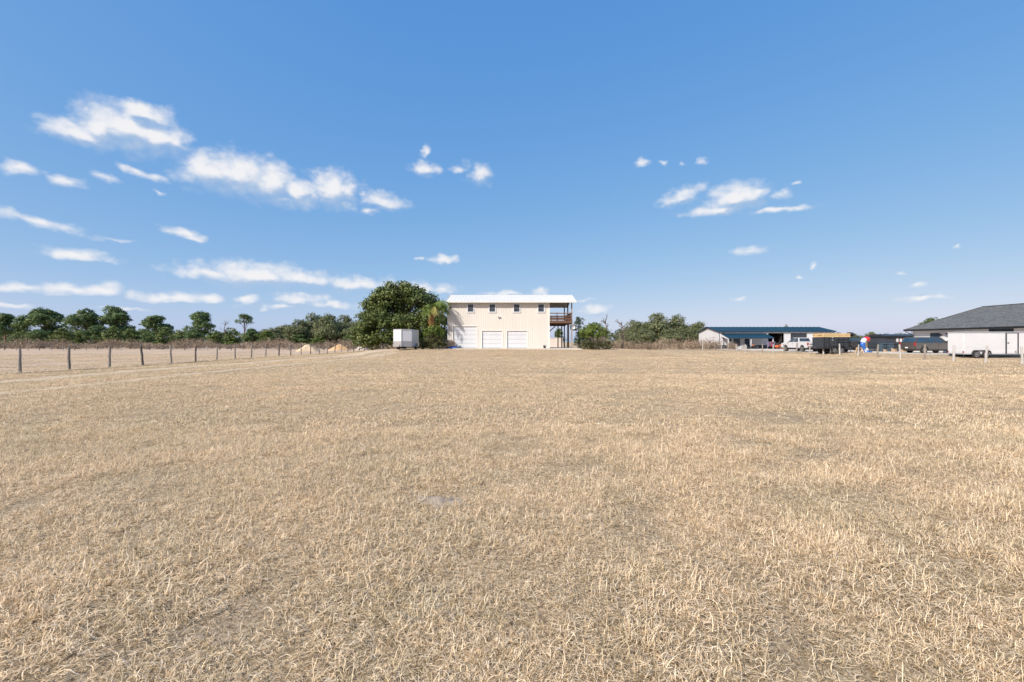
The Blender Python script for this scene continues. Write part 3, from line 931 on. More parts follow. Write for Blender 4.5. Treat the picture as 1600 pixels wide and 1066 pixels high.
# wall light and vent
f = MB(); lx, lz = WX(778.8, YF), WZ(495, YF)-ZB
f.box(lx-.09, lx+.09, -.05, 0.0, lz-.09, lz+.09); f.lathe([(.05,0),(.10,-.10),(.12,-.16)], (lx-.07, -.04, lz), 10, 'y'); f.lathe([(.05,0),(.10,-.10),(.12,-.16)], (lx+.1, -.04, lz+.02), 10, 'y')
f.build('flood_light', M['door_white'], root)
f = MB(); lx, lz = WX(704, YF), WZ(481, YF)-ZB
f.box(lx-.10, lx+.10, -.10, 0, lz-.10, lz+.10); f.build('wall_vent', M['black_metal'], root, bevel=.01)
# deck
deck = empty('deck', (0, 0, 0)); deck.parent = root
dx0, dx1 = bx1+.08, WX(894.5, YF)
dz = WZ(501.5, YF)-ZB
nb = 40
me = MB().box(0, dx1-dx0, 0, DEP/nb-.008, 0, .035).mesh('deck_board', M['deck_wood'])
for i in range(nb): link('deck_board', me, deck, (dx0, i*DEP/nb, dz+.01))
for yy in (0.0, DEP/2, DEP-.06):
    MB().box(dx0, dx1, yy, yy+.06, dz-.26, dz).build('joist', M['deck_wood'], deck)
MB().box(dx0, dx1, -.045, -.002, dz-.30, dz+.03).build('rim_board', M['deck_wood'], deck)
MB().box(dx1-.045, dx1, .065, DEP-.07, dz-.30, dz+.0).build('rim_board', M['deck_wood'], deck)
MB().box(dx0, dx1, .5, .62, dz-.42, dz-.27).build('beam', M['deck_wood'], deck)
MB().box(dx0, dx1, DEP-.7, DEP-.58, dz-.42, dz-.27).build('beam', M['deck_wood'], deck)
rail = empty('railing', (0, 0, 0)); rail.parent = deck
def run(p, q, top=1.02):
    p, q = Vector(p), Vector(q)
    MB().beam(p+Vector((0,0,top)), q+Vector((0,0,top)), .13, .04).build('top_rail', M['deck_grey'], rail)
    MB().beam(p+Vector((0,0,top-.13)), q+Vector((0,0,top-.13)), .04, .09).build('rail_board', M['deck_wood'], rail)
    MB().beam(p+Vector((0,0,.56)), q+Vector((0,0,.56)), .04, .14).build('rail_board', M['deck_wood'], rail)
    MB().beam(p+Vector((0,0,.28)), q+Vector((0,0,.28)), .04, .14).build('rail_board', M['deck_wood'], rail)
    MB().beam(p+Vector((0,0,.12)), q+Vector((0,0,.12)), .04, .09).build('rail_board', M['deck_wood'], rail)
    L = (q-p).length; k = max(2, int(L/.9))
    for i in range(1, k):
        c = p.lerp(q, i/k); MB().box(c.x-.045, c.x+.045, c.y-.02, c.y+.07, c.z-.25, c.z+top-.02).build('baluster_post', M['deck_wood'], rail)
run((dx0, .03, dz+.05), (dx1-.1, .03, dz+.05))
run((dx1-.06, .12, dz+.05), (dx1-.06, DEP-.12, dz+.05))
run((dx0, DEP-.05, dz+.05), (dx1-.1, DEP-.05, dz+.05))
for (px_, py_, zt) in ((dx1-.09, .06, ze+.02), (dx1-.09, DEP-.12, ze+.02), (dx1-.09, DEP/2, zr-.25)):
    MB().box(px_-.075, px_+.075, py_-.075+.08, py_+.075+.08, -.08, zt).build('porch_post', M['post_wood'] if py_ < 1 else M['deck_wood'], root)
for (px_, py_) in ((dx1-.16, 2.9), (6.75, 7.75), (dx1-.75, 5.9)):
    MB().box(px_-.07, px_+.07, py_-.07, py_+.07, -.08, dz-.262).build('deck_post', M['deck_wood'], deck)
f = MB(); f.beam((dx0+.02, .56, dz-1.35), (dx0+1.05, .56, dz-.43), .10, .12); f.build('knee_brace', M['deck_wood'], deck)
f = MB(); f.beam((dx1-.12, .9, dz-1.1), (dx1-.12, 1.7, dz-.33), .08, .10); f.build('knee_brace', M['deck_wood'], deck)
# satellite dish on the corner post
dish = empty('satellite_dish', (dx1+.02, -.05, WZ(511, YF)-ZB)); dish.parent = root
f = MB(); f.lathe([(.02,.06),(.16,.045),(.26,.012),(.31,-.03),(.305,-.04),(.25,.0),(.15,.03),(.02,.045)], (0, -.16, 0), 18, 'y'); f.build('reflector', M['galv'], dish, smooth=True)
f = MB(); f.beam((0,.06,-.16), (0,-.10,0), .04); f.beam((0,-.1,-.22), (0,-.5,-.1), .025); f.box(-.03,.03,-.54,-.46,-.13,-.05); f.build('dish_arm', M['galv'], dish)
# slab edge the garage stands on, apron in front
f = MB(); f.box(-9.3, 8.7, 56.9, YF+DEP+.3, .30, ZB); slab = f.build('concrete_apron', M['concrete'], bevel=.03)
tag(slab, 'pale concrete slab under and in front of the beige garage', 'pavement', kind='structure')

# things round the garage
def storage(name, x0, x1, y0, y1, z0, h, mat, label):
    r_ = empty(name, ((x0+x1)/2, (y0+y1)/2, z0), 0, label, 'storage box')
    w_, d_ = (x1-x0)/2, (y1-y0)/2
    MB().box(-w_+.03, w_-.03, -d_+.03, d_-.03, .04, h-.06).build('body', mat, r_)
    k = 5
    for i in range(k):
        a = -w_+.02+i*(2*w_-.04)/k
        MB().box(a+.015, a+(2*w_-.04)/k-.015, -d_, -d_+.06, .06, h-.08).build('wall_panel', mat, r_, bevel=.01)
    MB().box(-w_, w_, -d_-.03, d_, h-.06, h).build('lid', mat, r_, bevel=.015)
    MB().box(-w_, w_, -d_+.01, d_, 0, .05).build('base', M['deck_grey'], r_)
    return r_
M['cream_plastic'] = plain('cream_plastic', (.66,.58,.52), .6, 0, .06, 2, grime=.2)
storage('storage_shed', WX(859.0,76), WX(879.5,76), 76.0, 77.8, ZB-.16, 1.68, M['cream_plastic'], 'low cream panelled storage box under the raised deck')
# crate and tarp beside the big door
r_ = empty('wooden_crate', (WX(703.5, 57.9), 57.9, ZB), .25, 'rough wooden crate beside the tallest garage door', 'crate')
for k in range(5):
    MB().box(-.55, .55, -.43, -.40, .05+k*.20, .22+k*.20).build('slat', M['plank'], r_)
    MB().box(-.55, .55, .40, .43, .05+k*.20, .22+k*.20).build('slat', M['plank'], r_)
    MB().box(-.55, -.52, -.40, .40, .05+k*.20, .22+k*.20).build('slat', M['plank'], r_)
    MB().box(.52, .55, -.40, .40, .05+k*.20, .22+k*.20).build('slat', M['plank'], r_)
for sx in (-1, 1):
    for sy in (-1, 1):
        MB().box(sx*.50-.025, sx*.50+.025, sy*.375-.025, sy*.375+.025, 0, 1.08).build('corner_post', M['plank'], r_)
MB().box(-.5, .5, -.38, .38, .08, .8).build('contents', M['cardboard'], r_)
def crumple(name, c, rx, ry, h, mat, seed, label, cat):
    o_ = lump(name, c, rx, ry, h, mat, seed, 24, 8, .5, .02)
    return tag(o_, label, cat)
o_ = crumple('tarp', (WX(707, 57.25), 57.25), .75, .4, .34, M['tarp_blue'], 31, 'crumpled blue tarp on the ground before the crate', 'tarp')
o_.location.z = ZB-.02
r_ = empty('potted_plant', (WX(851, 58.4), 58.4, ZB), 0, 'small dark pot on the slab near the garage corner', 'plant pot')
MB().lathe([(.13,0),(.18,.22),(.2,.24),(.2,.28),(.17,.28)], (0,0,0), 12).build('pot', M['black_plastic'], r_, smooth=True)
mb = MB()
for k in range(26):
    a = k*2.4; mb.beam((0,0,.26), (.2*math.cos(a), .2*math.sin(a), .34+.1*math.sin(k*3.3)), .02, .006)
mb.build('leaves', M['black_plastic'], r_)

# ------------------------------------------------------------------ white workshop with a navy roof
r_ = empty('workshop', (0, 0, 0), 0, 'long white metal workshop with navy gable roof and open bay doors', 'building')
wx0, wx1, wy0, wy1 = 47.8, 74.2, 105.0, 116.5
r_.location = (wx0, wy0, gz(wx0, wy0)-.05)
L, Dp = wx1-wx0, wy1-wy0
He, Hr = 4.15, 5.25
bays = [(WX(1200,wy0)-wx0, WX(1224.7,wy0)-wx0, 0, 3.68), (WX(1235,wy0)-wx0, WX(1260.7,wy0)-wx0, 0, 3.68), (WX(1271,wy0)-wx0, WX(1298.6,wy0)-wx0, 0, 3.68)]
sm = [(WX(1146.5,wy0)-wx0, WX(1155.5,wy0)-wx0, .1, 2.3), (WX(1164,wy0)-wx0, WX(1170,wy0)-wx0, .1, 2.3)]
k = 13
for i in range(k):
    a, b = L*i/k, L*(i+1)/k
    ribbed_panel(a, b, .95, He, bays+sm, pitch=.5, rib=.05).build('siding_panel', M['white_wall'], r_)
    ribbed_panel(a, b, 0, .95, bays+sm, pitch=.5, rib=.05).build('wainscot_panel', M['charcoal'], r_)
for i in range(6):
    a, b = Dp*i/6, Dp*(i+1)/6
    for xx, rot in ((0, -math.pi/2),):
        ribbed_panel(a, b, .95, He, [], pitch=.5, rib=.05).build('siding_panel', M['white_wall'], r_, loc=(xx, Dp, 0), rot=(0, 0, rot))
        ribbed_panel(a, b, 0, .95, [], pitch=.5, rib=.05).build('wainscot_panel', M['charcoal'], r_, loc=(xx, Dp, 0), rot=(0, 0, rot))
    ribbed_panel(a, b, .95, He, [], pitch=.5, rib=.05).build('siding_panel', M['white_wall'], r_, loc=(L, 0, 0), rot=(0, 0, math.pi/2))
    ribbed_panel(a, b, 0, .95, [], pitch=.5, rib=.05).build('wainscot_panel', M['charcoal'], r_, loc=(L, 0, 0), rot=(0, 0, math.pi/2))
MB().box(0, L, Dp-.04, Dp-.01, 0, He).build('back_wall', M['white_wall'], r_)
for xx in (0, L-.04): MB().prism([(0, He), (Dp/2, Hr-.12), (Dp, He)], xx, xx+.04, 'x').build('gable', M['white_wall'], r_)
f = MB(); f.box(.2, L-.2, Dp-.4, Dp-.3, 0, He-.1); f.box(.2, L-.2, .4, Dp-.4, 0, .04)
f.build('interior', M['dark'], r_)
for xx in (9.2, 14.6, 19.8):
    MB().box(xx, xx+.06, .3, Dp-.5, .05, He-.1).build('partition', M['dark'], r_)
rf = empty('roof', (0, 0, 0)); rf.parent = r_
kk = 26; sl = math.hypot(Dp/2+.35, (Hr-He)*(Dp/2+.35)/(Dp/2)); an = math.atan2(Hr-He, Dp/2)
rwid = (L+.7)/kk
mb = MB(); mb.box(.003, rwid-.003, 0, sl, 0, .05); mb.box(.003, .05, 0, sl, .05, .11); me = mb.mesh('roof_panel', M['navy'])
for i in range(kk):
    link('roof_panel', me, rf, (-.35+i*rwid, -.35, He-.06), (an, 0, 0))
    link('roof_panel', me, rf, (-.35+(i+1)*rwid, Dp+.35, He-.06), (an, 0, math.pi))
MB().box(-.35, L+.35, -.40, -.352, He-.22, He+.02).build('gutter', M['navy_trim'], rf)
for xx in (-.40, L+.352):
    MB().prism([(-.38, He-.2), (-.38, He+.02), (Dp/2, Hr+.1), (Dp+.38, He+.02), (Dp+.38, He-.2), (Dp/2, Hr-.14)], xx, xx+.045, 'x').build('rake_trim', M['navy_trim'], rf)
for xx in (-.03, L-.03):
    MB().box(xx, xx+.10, -.06, .0, 0, He-.1).build('corner_trim', M['navy_trim'], r_)
MB().box(.95, 1.07, -.12, -.03, 0, He-.15).build('downspout', M['navy_trim'], r_)
for j, (a, b, z0, z1) in enumerate(bays):
    f = MB(); frame(f, a, b, z0, z1, -.05, .05, .10, False); f.build('bay_frame', M['white_wall'], r_)
    if j:
        d = empty('overhead_door', (0, 0, 0)); d.parent = r_
        for q in range(3 if j == 1 else 4):
            MB().box(a, b, .08, .13, z1-(q+1)*.52+.01, z1-q*.52-.01).build('door_section', M['charcoal'], d)
for (a, b, z0, z1) in sm:
    f = MB(); frame(f, a, b, z0, z1, -.04, .05, .08, False); f.build('door_frame', M['navy_trim'], r_)
    MB().box(a, b, .02, .05, z0, z1).build('entry_door', M['blue_glass'], r_)
f = MB(); f.lathe([(.28,0),(.28,-.06),(.2,-.08)], (0,0,0), 16, 'y'); f.build('round_sign', M['navy_trim'], r_, loc=(WX(1141,wy0)-wx0, -.03, 2.05))
# lean-to porch
lp = empty('porch', (0, 0, 0)); lp.parent = r_
px0, px1 = .35, 10.6
mb = MB(); mb.prism([(-3.6, 2.52), (-3.6, 2.64), (-.06, 3.62), (-.06, 3.52)], px0, px1, 'x'); mb.build('porch_roof', M['navy'], lp)
MB().box(px0-.02, px1+.02, -3.66, -3.602, 2.42, 2.66).build('porch_fascia', M['navy_trim'], lp)
for xx in (px0+.12, 5.55, px1-.14):
    MB().box(xx-.09, xx+.09, -3.5, -3.32, -.03, 2.5).build('porch_post', M['white_wall'], lp)
MB().prism([(-3.5, 2.45), (-.08, 3.45), (-.08, 2.9), (-3.5, 2.25)], px0+.0, px0+.04, 'x').build('porch_side', M['white_wall'], lp)
f = MB().box(-.2, 28.0, -6.2, -.08, -.10, .06)
sl2 = f.build('concrete_apron', M['concrete'], loc=(wx0, wy0, gz(wx0, wy0)-.02)); tag(sl2, 'pale concrete strip along the front of the white workshop', 'pavement', kind='structure')

# ------------------------------------------------------------------ neighbour's house: long hip roof running towards the viewer
r_ = empty('house', (0, 0, 0), 0, 'single-storey white house with grey shingle hip roof at the right edge', 'building')
hx0, hx1, hy0, hy1 = 54.6, 64.0, 38.0, 62.0
gzz = .28
r_.location = (hx0, hy0, gzz)
w_, l_ = hx1-hx0, hy1-hy0
eh = 3.0
win_h = [(12.2, 13.6, .9, 2.2), (5.0, 8.6, .05, 2.4)]
mb = MB()
MB().box(.0, w_, .0, l_, 0, eh-.05).build('wall', M['stucco'], r_)
ov = .65; pitch = .52
x0, x1, y0, y1 = -ov, w_+ov, -ov, l_+ov
hw = (x1-x0)/2; zt = eh+hw*pitch
rf = empty('roof', (0, 0, 0)); rf.parent = r_
A, B, C_, D_ = (x0,y0,eh), (x1,y0,eh), (x1,y1,eh), (x0,y1,eh)
R1, R2 = (x0+hw, y0+hw, zt), (x0+hw, y1-hw, zt)
mb = MB(); mb.poly([A, B, R1]); mb.poly([B, C_, R2, R1]); mb.poly([C_, D_, R2]); mb.poly([D_, A, R1, R2]); mb.poly([A, D_, C_, B])
mb.build('shingles', M['shingle'], rf)
mb = MB()
for p, q in ((A, R1), (B, R1), (C_, R2), (D_, R2), (R1, R2)): mb.beam(Vector(p)+Vector((0,0,.01)), Vector(q)+Vector((0,0,.01)), .24, .06)
mb.build('ridge_cap', M['shingle'], rf)
for (a, b, c, d) in ((x0-.03, x0+.0, y0, y1), (x1, x1+.03, y0, y1)):
    MB().box(a, b, c, d, eh-.20, eh+.02).build('fascia', M['black_metal'], rf)
for (c, d) in ((y0-.03, y0), (y1, y1+.03)):
    MB().box(x0-.03, x1+.03, c, d, eh-.20, eh+.02).build('fascia', M['black_metal'], rf)
MB().box(x0-.13, x0-.035, y0, y1, eh-.11, eh+.0).build('gutter', M['black_metal'], rf)
MB().box(x0, x1, y0, y1, eh-.14, eh-.10).build('soffit', M['stucco'], rf)
f = MB(); f.tube([(-ov-.08, l_+.3, eh-.1), (-ov-.08, l_+.3, eh-.28), (-.10, l_-.2, eh-.75), (-.07, l_-.2, .1)], .055, 8); f.build('downspout', M['black_metal'], r_)
def side_window(name, ya, yb, za, zb, mat):
    w2 = empty(name, (0, 0, 0)); w2.parent = r_
    f = MB(); f.box(-.05, .0, ya-.07, ya, za-.07, zb+.07); f.box(-.05, 0, yb, yb+.07, za-.07, zb+.07); f.box(-.05, 0, ya, yb, zb, zb+.07); f.box(-.05, 0, ya, yb, za-.07, za)
    f.build('window_frame', M['black_metal'], w2)
    MB().box(-.03, -.002, ya, yb, za, zb).build('pane', mat, w2)
side_window('window', 20.2, 21.3, 1.85, 2.4, M['glass'])
side_window('window', 11.6, 14.0, 2.42, 2.72, M['glass'])
f = MB(); f.box(-.16, -.01, 19.8, 20.0, 2.1, 2.35); f.build('wall_lamp', M['black_metal'], r_, bevel=.02)
f = MB(); f.box(-.3, -.01, 18.6, 18.9, 2.25, 2.35); f.box(-.36,-.25,18.3,19.0,2.30,2.42); f.build('camera_bracket', M['black_metal'], r_)
for q in range(4):
    MB().box(-.05, -.005, 6.2, 11.0, .05+q*.55, .05+(q+1)*.55-.02).build('garage_door_section', M['door_white'], r_)

# low dark shed beyond the bins
sx0, sx1, sy = WX(1383, 80), WX(1431, 80), 80.0
r_ = empty('shed', (sx0, sy, gz(sx0, sy)), 0, 'low dark shed with pale window panels beyond the wheeled bins', 'shed')
w_ = sx1-sx0
MB().box(0, w_, 0, 4.0, -.1, 2.35).build('wall', M['charcoal'], r_)
MB().prism([(-.4, 2.30), (-.4, 2.42), (2.0, 2.75), (4.4, 2.42), (4.4, 2.30)], -.3, w_+.3, 'x').build('roof', M['black_metal'], r_)
for q in range(5):
    a = 1.9+q*.62
    w2 = empty('window', (0,0,0)); w2.parent = r_
    MB().box(a, a+.42, -.03, -.005, 1.35, 2.0).build('pane', M['stucco'], w2)
    f = MB(); f.box(a-.05, a, -.05, -.002, 1.3, 2.05); f.box(a+.42, a+.47, -.05, -.002, 1.3, 2.05); f.box(a, a+.42, -.05, -.002, 2.0, 2.05); f.box(a, a+.42, -.05, -.002, 1.3, 1.35); f.build('window_frame', M['deck_wood'], w2)

# ------------------------------------------------------------------ vehicles (built at the origin, nose towards +x, then turned)
def wheel(parent, x, y, r, w, rim_mat, side):
    t = empty('wheel', (x, y, r)); t.parent = parent
    MB().lathe([(r*.62, -w/2), (r*.93, -w/2), (r, -w/2+.03), (r, w/2-.03), (r*.93, w/2), (r*.62, w/2)], (0,0,0), 20, 'y').build('tyre', M['rubber'], t, smooth=True)
    f = MB(); s = side
    f.lathe([(r*.60, s*(w/2-.02)), (r*.63, s*(w/2+.004)), (r*.56, s*(w/2+.006)), (r*.52, s*(w/2-.05)), (r*.16, s*(w/2-.02)), (r*.14, s*(w/2+.004)), (.01, s*(w/2+.006))], (0,0,0), 20, 'y')
    for k in range(6):
        a = k*math.pi/3
        f.beam((r*.14*math.cos(a), s*(w/2-.01), r*.14*math.sin(a)), (r*.56*math.cos(a), s*(w/2-.01), r*.56*math.sin(a)), r*.16, .02)
    f.build('rim', rim_mat, t, smooth=False)
    return t

def arch_profile(pts_bottom, arches, r, zc, zb):
    """bottom edge from rear to nose with half-round wheel arches"""
    out = [pts_bottom[0]]
    for ax in arches:
        for k in range(9):
            a = math.pi - math.pi*k/8
            z = zc + r*math.sin(a)
            out.append((ax+r*math.cos(a), max(zb, z) if 0 < k < 8 else zb))
    out.append(pts_bottom[1])
    return out

def tapered(mb, prof_lo, yw_lo, prof_hi, yw_hi):
    """greenhouse: lower outline xs at width yw_lo, upper at yw_hi: (x0,x1,z)"""
    (a0, a1, az), (b0, b1, bz) = prof_lo, prof_hi
    P = [(a0,-yw_lo,az),(a1,-yw_lo,az),(a1,yw_lo,az),(a0,yw_lo,az),(b0,-yw_hi,bz),(b1,-yw_hi,bz),(b1,yw_hi,bz),(b0,yw_hi,bz)]
    n = len(mb.v); mb.v += P
    mb.f += [tuple(n+i for i in q) for q in ((0,3,2,1),(4,5,6,7),(0,1,5,4),(1,2,6,5),(2,3,7,6),(3,0,4,7))]
    return mb

def side_glass(parent, lo, wlo, hi, whi, spans, mat, z0f=.04, z1f=.92, lift=.012):
    """panes on both flanks of a greenhouse; spans are fractions of its length"""
    (a0, a1, az), (b0, b1, bz) = lo, hi
    def at(u, v, s):
        xa = a0+(a1-a0)*u; xb = b0+(b1-b0)*u
        return Vector((xa+(xb-xa)*v, s*((wlo+(whi-wlo)*v)+lift), az+(bz-az)*v))
    for s in (-1, 1):
        for (u0, u1) in spans:
            p = [at(u0, z0f, s), at(u1, z0f, s), at(u1, z1f, s), at(u0, z1f, s)]
            mb = MB(); inn = [q-Vector((0, s*.03, 0)) for q in p]
            mb.poly(p); mb.poly(inn[::-1])
            for i in range(4): mb.quad(p[i], p[(i+1)%4], inn[(i+1)%4], inn[i])
            mb.build('side_window', mat, parent)
def end_glass(parent, lo, wlo, hi, whi, front, mat, name, z0f=.1, z1f=.9, lift=.012):
    (a0, a1, az), (b0, b1, bz) = lo, hi
    xa, xb = (a1, b1) if front else (a0, b0); s = 1 if front else -1
    def at(v, t): 
        w = wlo+(whi-wlo)*v
        return Vector((xa+(xb-xa)*v+s*lift, t*w*.86, az+(bz-az)*v))
    p = [at(z0f,-1), at(z0f,1), at(z1f,1), at(z1f,-1)]
    inn = [q-Vector((s*.03,0,0)) for q in p]
    mb = MB(); mb.poly(p); mb.poly(inn[::-1])
    for i in range(4): mb.quad(p[i], p[(i+1)%4], inn[(i+1)%4], inn[i])
    mb.build(name, mat, parent)

def car(kind, paint, loc, heading, label, cat, name):
    r = empty(name, loc, heading, label, cat)
    if kind == 'pickup':
        Lr, Lf, hw = -2.95, 2.95, 1.0; ax = (-1.78, 1.88); wr, ww = .41, .28
        bot = arch_profile([(Lr+.15, .52), (Lf-.15, .48)], ax, .50, .42, .50)
        prof = [(Lr, .78)] + bot + [(Lf, .72), (Lf-.02, 1.02), (Lf-.10, 1.18), (1.55, 1.30), (1.50, 1.33), (-1.00, 1.33), (-1.02, 1.34), (Lr, 1.34)]
        lo, wlo, hi, whi = (-.98, 1.52, 1.32), .93, (-.70, .62, 1.94), .74
        spans = [(.04, .46), (.50, .93)]
    elif kind == 'wagon':
        Lr, Lf, hw = -2.80, 2.80, 1.0; ax = (-1.62, 1.72); wr, ww = .40, .27
        bot = arch_profile([(Lr+.12, .42), (Lf-.15, .40)], ax, .48, .40, .42)
        prof = [(Lr, .60)] + bot + [(Lf, .62), (Lf-.03, .92), (Lf-.16, 1.08), (1.50, 1.20), (1.40, 1.22), (Lr+.03, 1.24), (Lr-.0, .95)]
        lo, wlo, hi, whi = (Lr+.03, 1.55, 1.21), .93, (Lr+.42, .62, 1.88), .76
        spans = [(.05, .34), (.37, .64), (.67, .88)]
    else:
        Lr, Lf, hw = -2.35, 2.35, .98; ax = (-1.38, 1.42); wr, ww = .42, .29
        bot = arch_profile([(Lr+.1, .50), (Lf-.15, .48)], ax, .50, .42, .50)
        prof = [(Lr, .68)] + bot + [(Lf, .70), (Lf-.02, 1.00), (Lf-.12, 1.16), (1.05, 1.24), (.98, 1.26), (Lr+.02, 1.28), (Lr, 1.0)]
        lo, wlo, hi, whi = (Lr+.02, 1.15, 1.25), .90, (Lr+.16, .55, 1.88), .78
        spans = [(.05, .32), (.35, .62), (.65, .88)]
    MB().prism(prof, -hw, hw, 'y').build('body', paint, r, bevel=.045, smooth=True)
    g = MB(); tapered(g, lo, wlo, hi, whi); g.build('cab' if kind == 'pickup' else 'roof', paint, r, bevel=.06, smooth=True)
    gm = M['blue_glass'] if kind == 'wagon' else M['glass']
    side_glass(r, lo, wlo, hi, whi, spans, gm)
    end_glass(r, lo, wlo, hi, whi, True, M['blue_glass'], 'windscreen')
    end_glass(r, lo, wlo, hi, whi, False, gm, 'rear_window', .18)
    f = MB(); f.box(Lr+.3, Lf-.3, -hw+.12, hw-.12, .28, .60); f.build('underbody', M['black_plastic'], r)
    for x in ax:
        for s in (-1, 1): wheel(r, x, s*(hw-ww/2-.01), wr, ww, M['alloy'], s)
    bm_ = M['chrome'] if kind == 'pickup' else (M['black_plastic'] if kind == 'suv' else paint)
    MB().box(Lr-.09, Lr+.08, -hw+.04, hw-.04, .52, .76).build('rear_bumper', bm_, r, bevel=.03)
    MB().box(Lf-.06, Lf+.07, -hw+.05, hw-.05, .46, .70).build('front_bumper', bm_, r, bevel=.03)
    for s in (-1, 1):
        y0, y1 = sorted((s*(hw-.17), s*(hw+.008)))
        MB().box(Lr-.012, Lr+.10, y0, y1, .88, 1.24).build('tail_light', M['red_lamp'], r, bevel=.012)
        y0, y1 = sorted((s*(hw-.38), s*(hw+.006)))
        MB().box(Lf-.22, Lf-.0, y0, y1, .84, 1.02).build('headlight', M['clear_lamp'], r, bevel=.02)
        mx = hi[1]+.55
        f = MB(); y0, y1 = sorted((s*(hw-.06), s*(hw+.22))); f.box(mx-.06, mx+.06, y0, y1, 1.30, 1.50); f.build('wing_mirror', paint, r, bevel=.03)
        for q in ([.25, -.72] if kind == 'pickup' else [.35, -.75]):
            y0, y1 = sorted((s*(hw-.01), s*(hw+.022))); MB().box(q-.1, q+.1, y0, y1, 1.08, 1.12).build('door_handle', M['chrome'] if kind == 'pickup' else M['black_plastic'], r)
        for q in ([1.28, .22, -.95] if kind == 'pickup' else [1.15, .1, -.95]):
            y0, y1 = sorted((s*(hw-.01), s*(hw+.002))); MB().box(q-.007, q+.007, y0, y1, .58, 1.22).build('door_seam', M['black_plastic'], r)
    MB().box(Lf-.03, Lf+.015, -.55, .55, .74, 1.04).build('grille', M['black_plastic'], r, bevel=.01)
    MB().box(Lr-.105, Lr-.085, -.17, .17, .58, .72) .build('licence_plate', M['plate'], r)
    if kind == 'pickup':
        MB().box(Lr+.10, -1.10, -.86, .86, 1.335, 1.352).build('bed_cover', M['black_plastic'], r)
        MB().box(Lr-.014, Lr+.01, -.78, .78, .82, 1.28).build('tailgate', paint, r, bevel=.01)
        MB().box(Lr-.022, Lr-.012, -.74, .74, .97, 1.10).build('tailgate_band', M['black_plastic'], r)
    return r, (Lr, Lf, hw, hi)

Z = 64.5
car('pickup', M['white_paint'], (40.9, Z, gz(40.9, Z)+.03), math.radians(91), 'white crew-cab pickup parked before the navy-roofed workshop', 'pickup', 'pickup_truck')
Z = 54.0
x_ = WX(1452, Z)
car('wagon', M['grey_paint'], (x_, Z, gz(x_, Z)+.03), math.radians(4), 'dark bronze-grey wagon parked beside the white trailer', 'car', 'parked_car')
Z = 57.0
x_ = WX(1333.5, Z)
suv, _ = car('suv', M['black_paint'], (x_, Z+1.6, gz(x_, Z)+.03), math.radians(78), 'black off-road vehicle seen from behind with load on its roof', 'car', 'parked_car')
f = MB()
for s in (-1, 1):
    f.tube([(-2.0, s*.70, 1.86), (-2.0, s*.70, 2.02), (.4, s*.70, 2.02), (.4, s*.70, 1.86)], .022, 6)
for q in range(5): f.tube([(-1.9+q*.55, -.70, 2.02), (-1.9+q*.55, .70, 2.02)], .018, 6)
f.build('roof_rack', M['black_metal'], suv)
sp = MB(); sp.lathe([(.12,-.14),(.36,-.14),(.40,-.10),(.40,.10),(.36,.14),(.12,.14)], (-2.56, .1, .98), 20, 'x'); sp.build('spare_wheel', M['rubber'], suv, smooth=True)
mw = suv.matrix_basis
lr = empty('roof_load', Matrix.LocRotScale(suv.location, suv.rotation_euler, None) @ Vector((-.8, 0, 2.045)), math.radians(78), 'dark bundle strapped on the roof rack of the black vehicle', 'roof load')
rs = np.random.RandomState(4)
f = MB(); f.tube([(-1.15,-.2,.17),(-.6,-.22,.24),(.2,-.18,.26),(1.0,-.2,.16)], [.14,.24,.26,.12], 10); f.build('bundle', M['black_plastic'], lr, smooth=True)
f = MB(); f.tube([(-1.05,.34,.12),(-.3,.34,.16),(.9,.32,.12)], [.10,.16,.10], 8); f.build('sack', M['soffit'], lr, smooth=True)
for q in (-.6, .3):
    f = MB(); f.tube([(q,-.55,.0),(q,-.45,.42),(q,.0,.50),(q,.5,.32),(q,.6,.0)], .015, 5); f.build('strap', M['inflate_white'], lr)

# black high-sided utility trailer with lumber on top
Z = 55.0
tx = WX(1297.5, Z)
r = empty('utility_trailer', (tx, Z, gz(tx, Z)+.03), math.radians(3), 'black high-sided tandem utility trailer behind the white pickup', 'trailer')
hl, hw = 1.55, .95
f = MB(); f.box(-hl, hl, -hw, hw, .55, .68); f.beam((hl, -.55, .56), (hl+1.15, 0, .52), .09); f.beam((hl, .55, .56), (hl+1.15, 0, .52), .09); f.build('chassis', M['black_metal'], r)
for s in (-1, 1):
    for q in range(6):
        x = -hl+.04+q*(2*hl-.08)/5
        MB().box(x-.04, x+.04, s*hw-.03, s*hw+.03, .681, 1.95).build('stake', M['black_metal'], r)
    for q in range(4):
        MB().box(-hl, hl, s*hw-.028+s*-.05, s*hw+.028+s*-.05, .74+q*.30, .97+q*.30).build('side_board', M['charcoal'], r)
    f = MB(); f.prism([(-.92,.60),(-.84,.86),(-.40,.92),(.0,.88),(.40,.92),(.84,.86),(.92,.60),(.86,.60),(.78,.81),(.38,.86),(0,.82),(-.38,.86),(-.78,.81),(-.86,.60)], s*(hw+.04), s*(hw+.30), 'y'); f.build('fender', M['black_metal'], r)
    for x in (-.42, .42): wheel(r, x, s*(hw+.17), .36, .22, M['galv'], s)
MB().box(-hl-.03, -hl+.03, -hw+.04, hw-.04, .70, 1.9).build('tailgate', M['charcoal'], r)
MB().box(hl-.03, hl+.03, -hw+.04, hw-.04, .70, 1.9).build('front_board', M['charcoal'], r)
f = MB(); f.tube([(hl+1.0, 0, .0), (hl+1.0, 0, .75)], .04, 8); f.lathe([(.09,0),(.09,.03)], (hl+1.0, 0, 0), 10); f.build('jack', M['galv'], r)
r2 = empty('lumber_stack', Matrix.LocRotScale(r.location, r.rotation_euler, None) @ Vector((.0, 0, 1.952)), math.radians(3), 'yellow pine boards laid across the top of the black trailer', 'lumber')
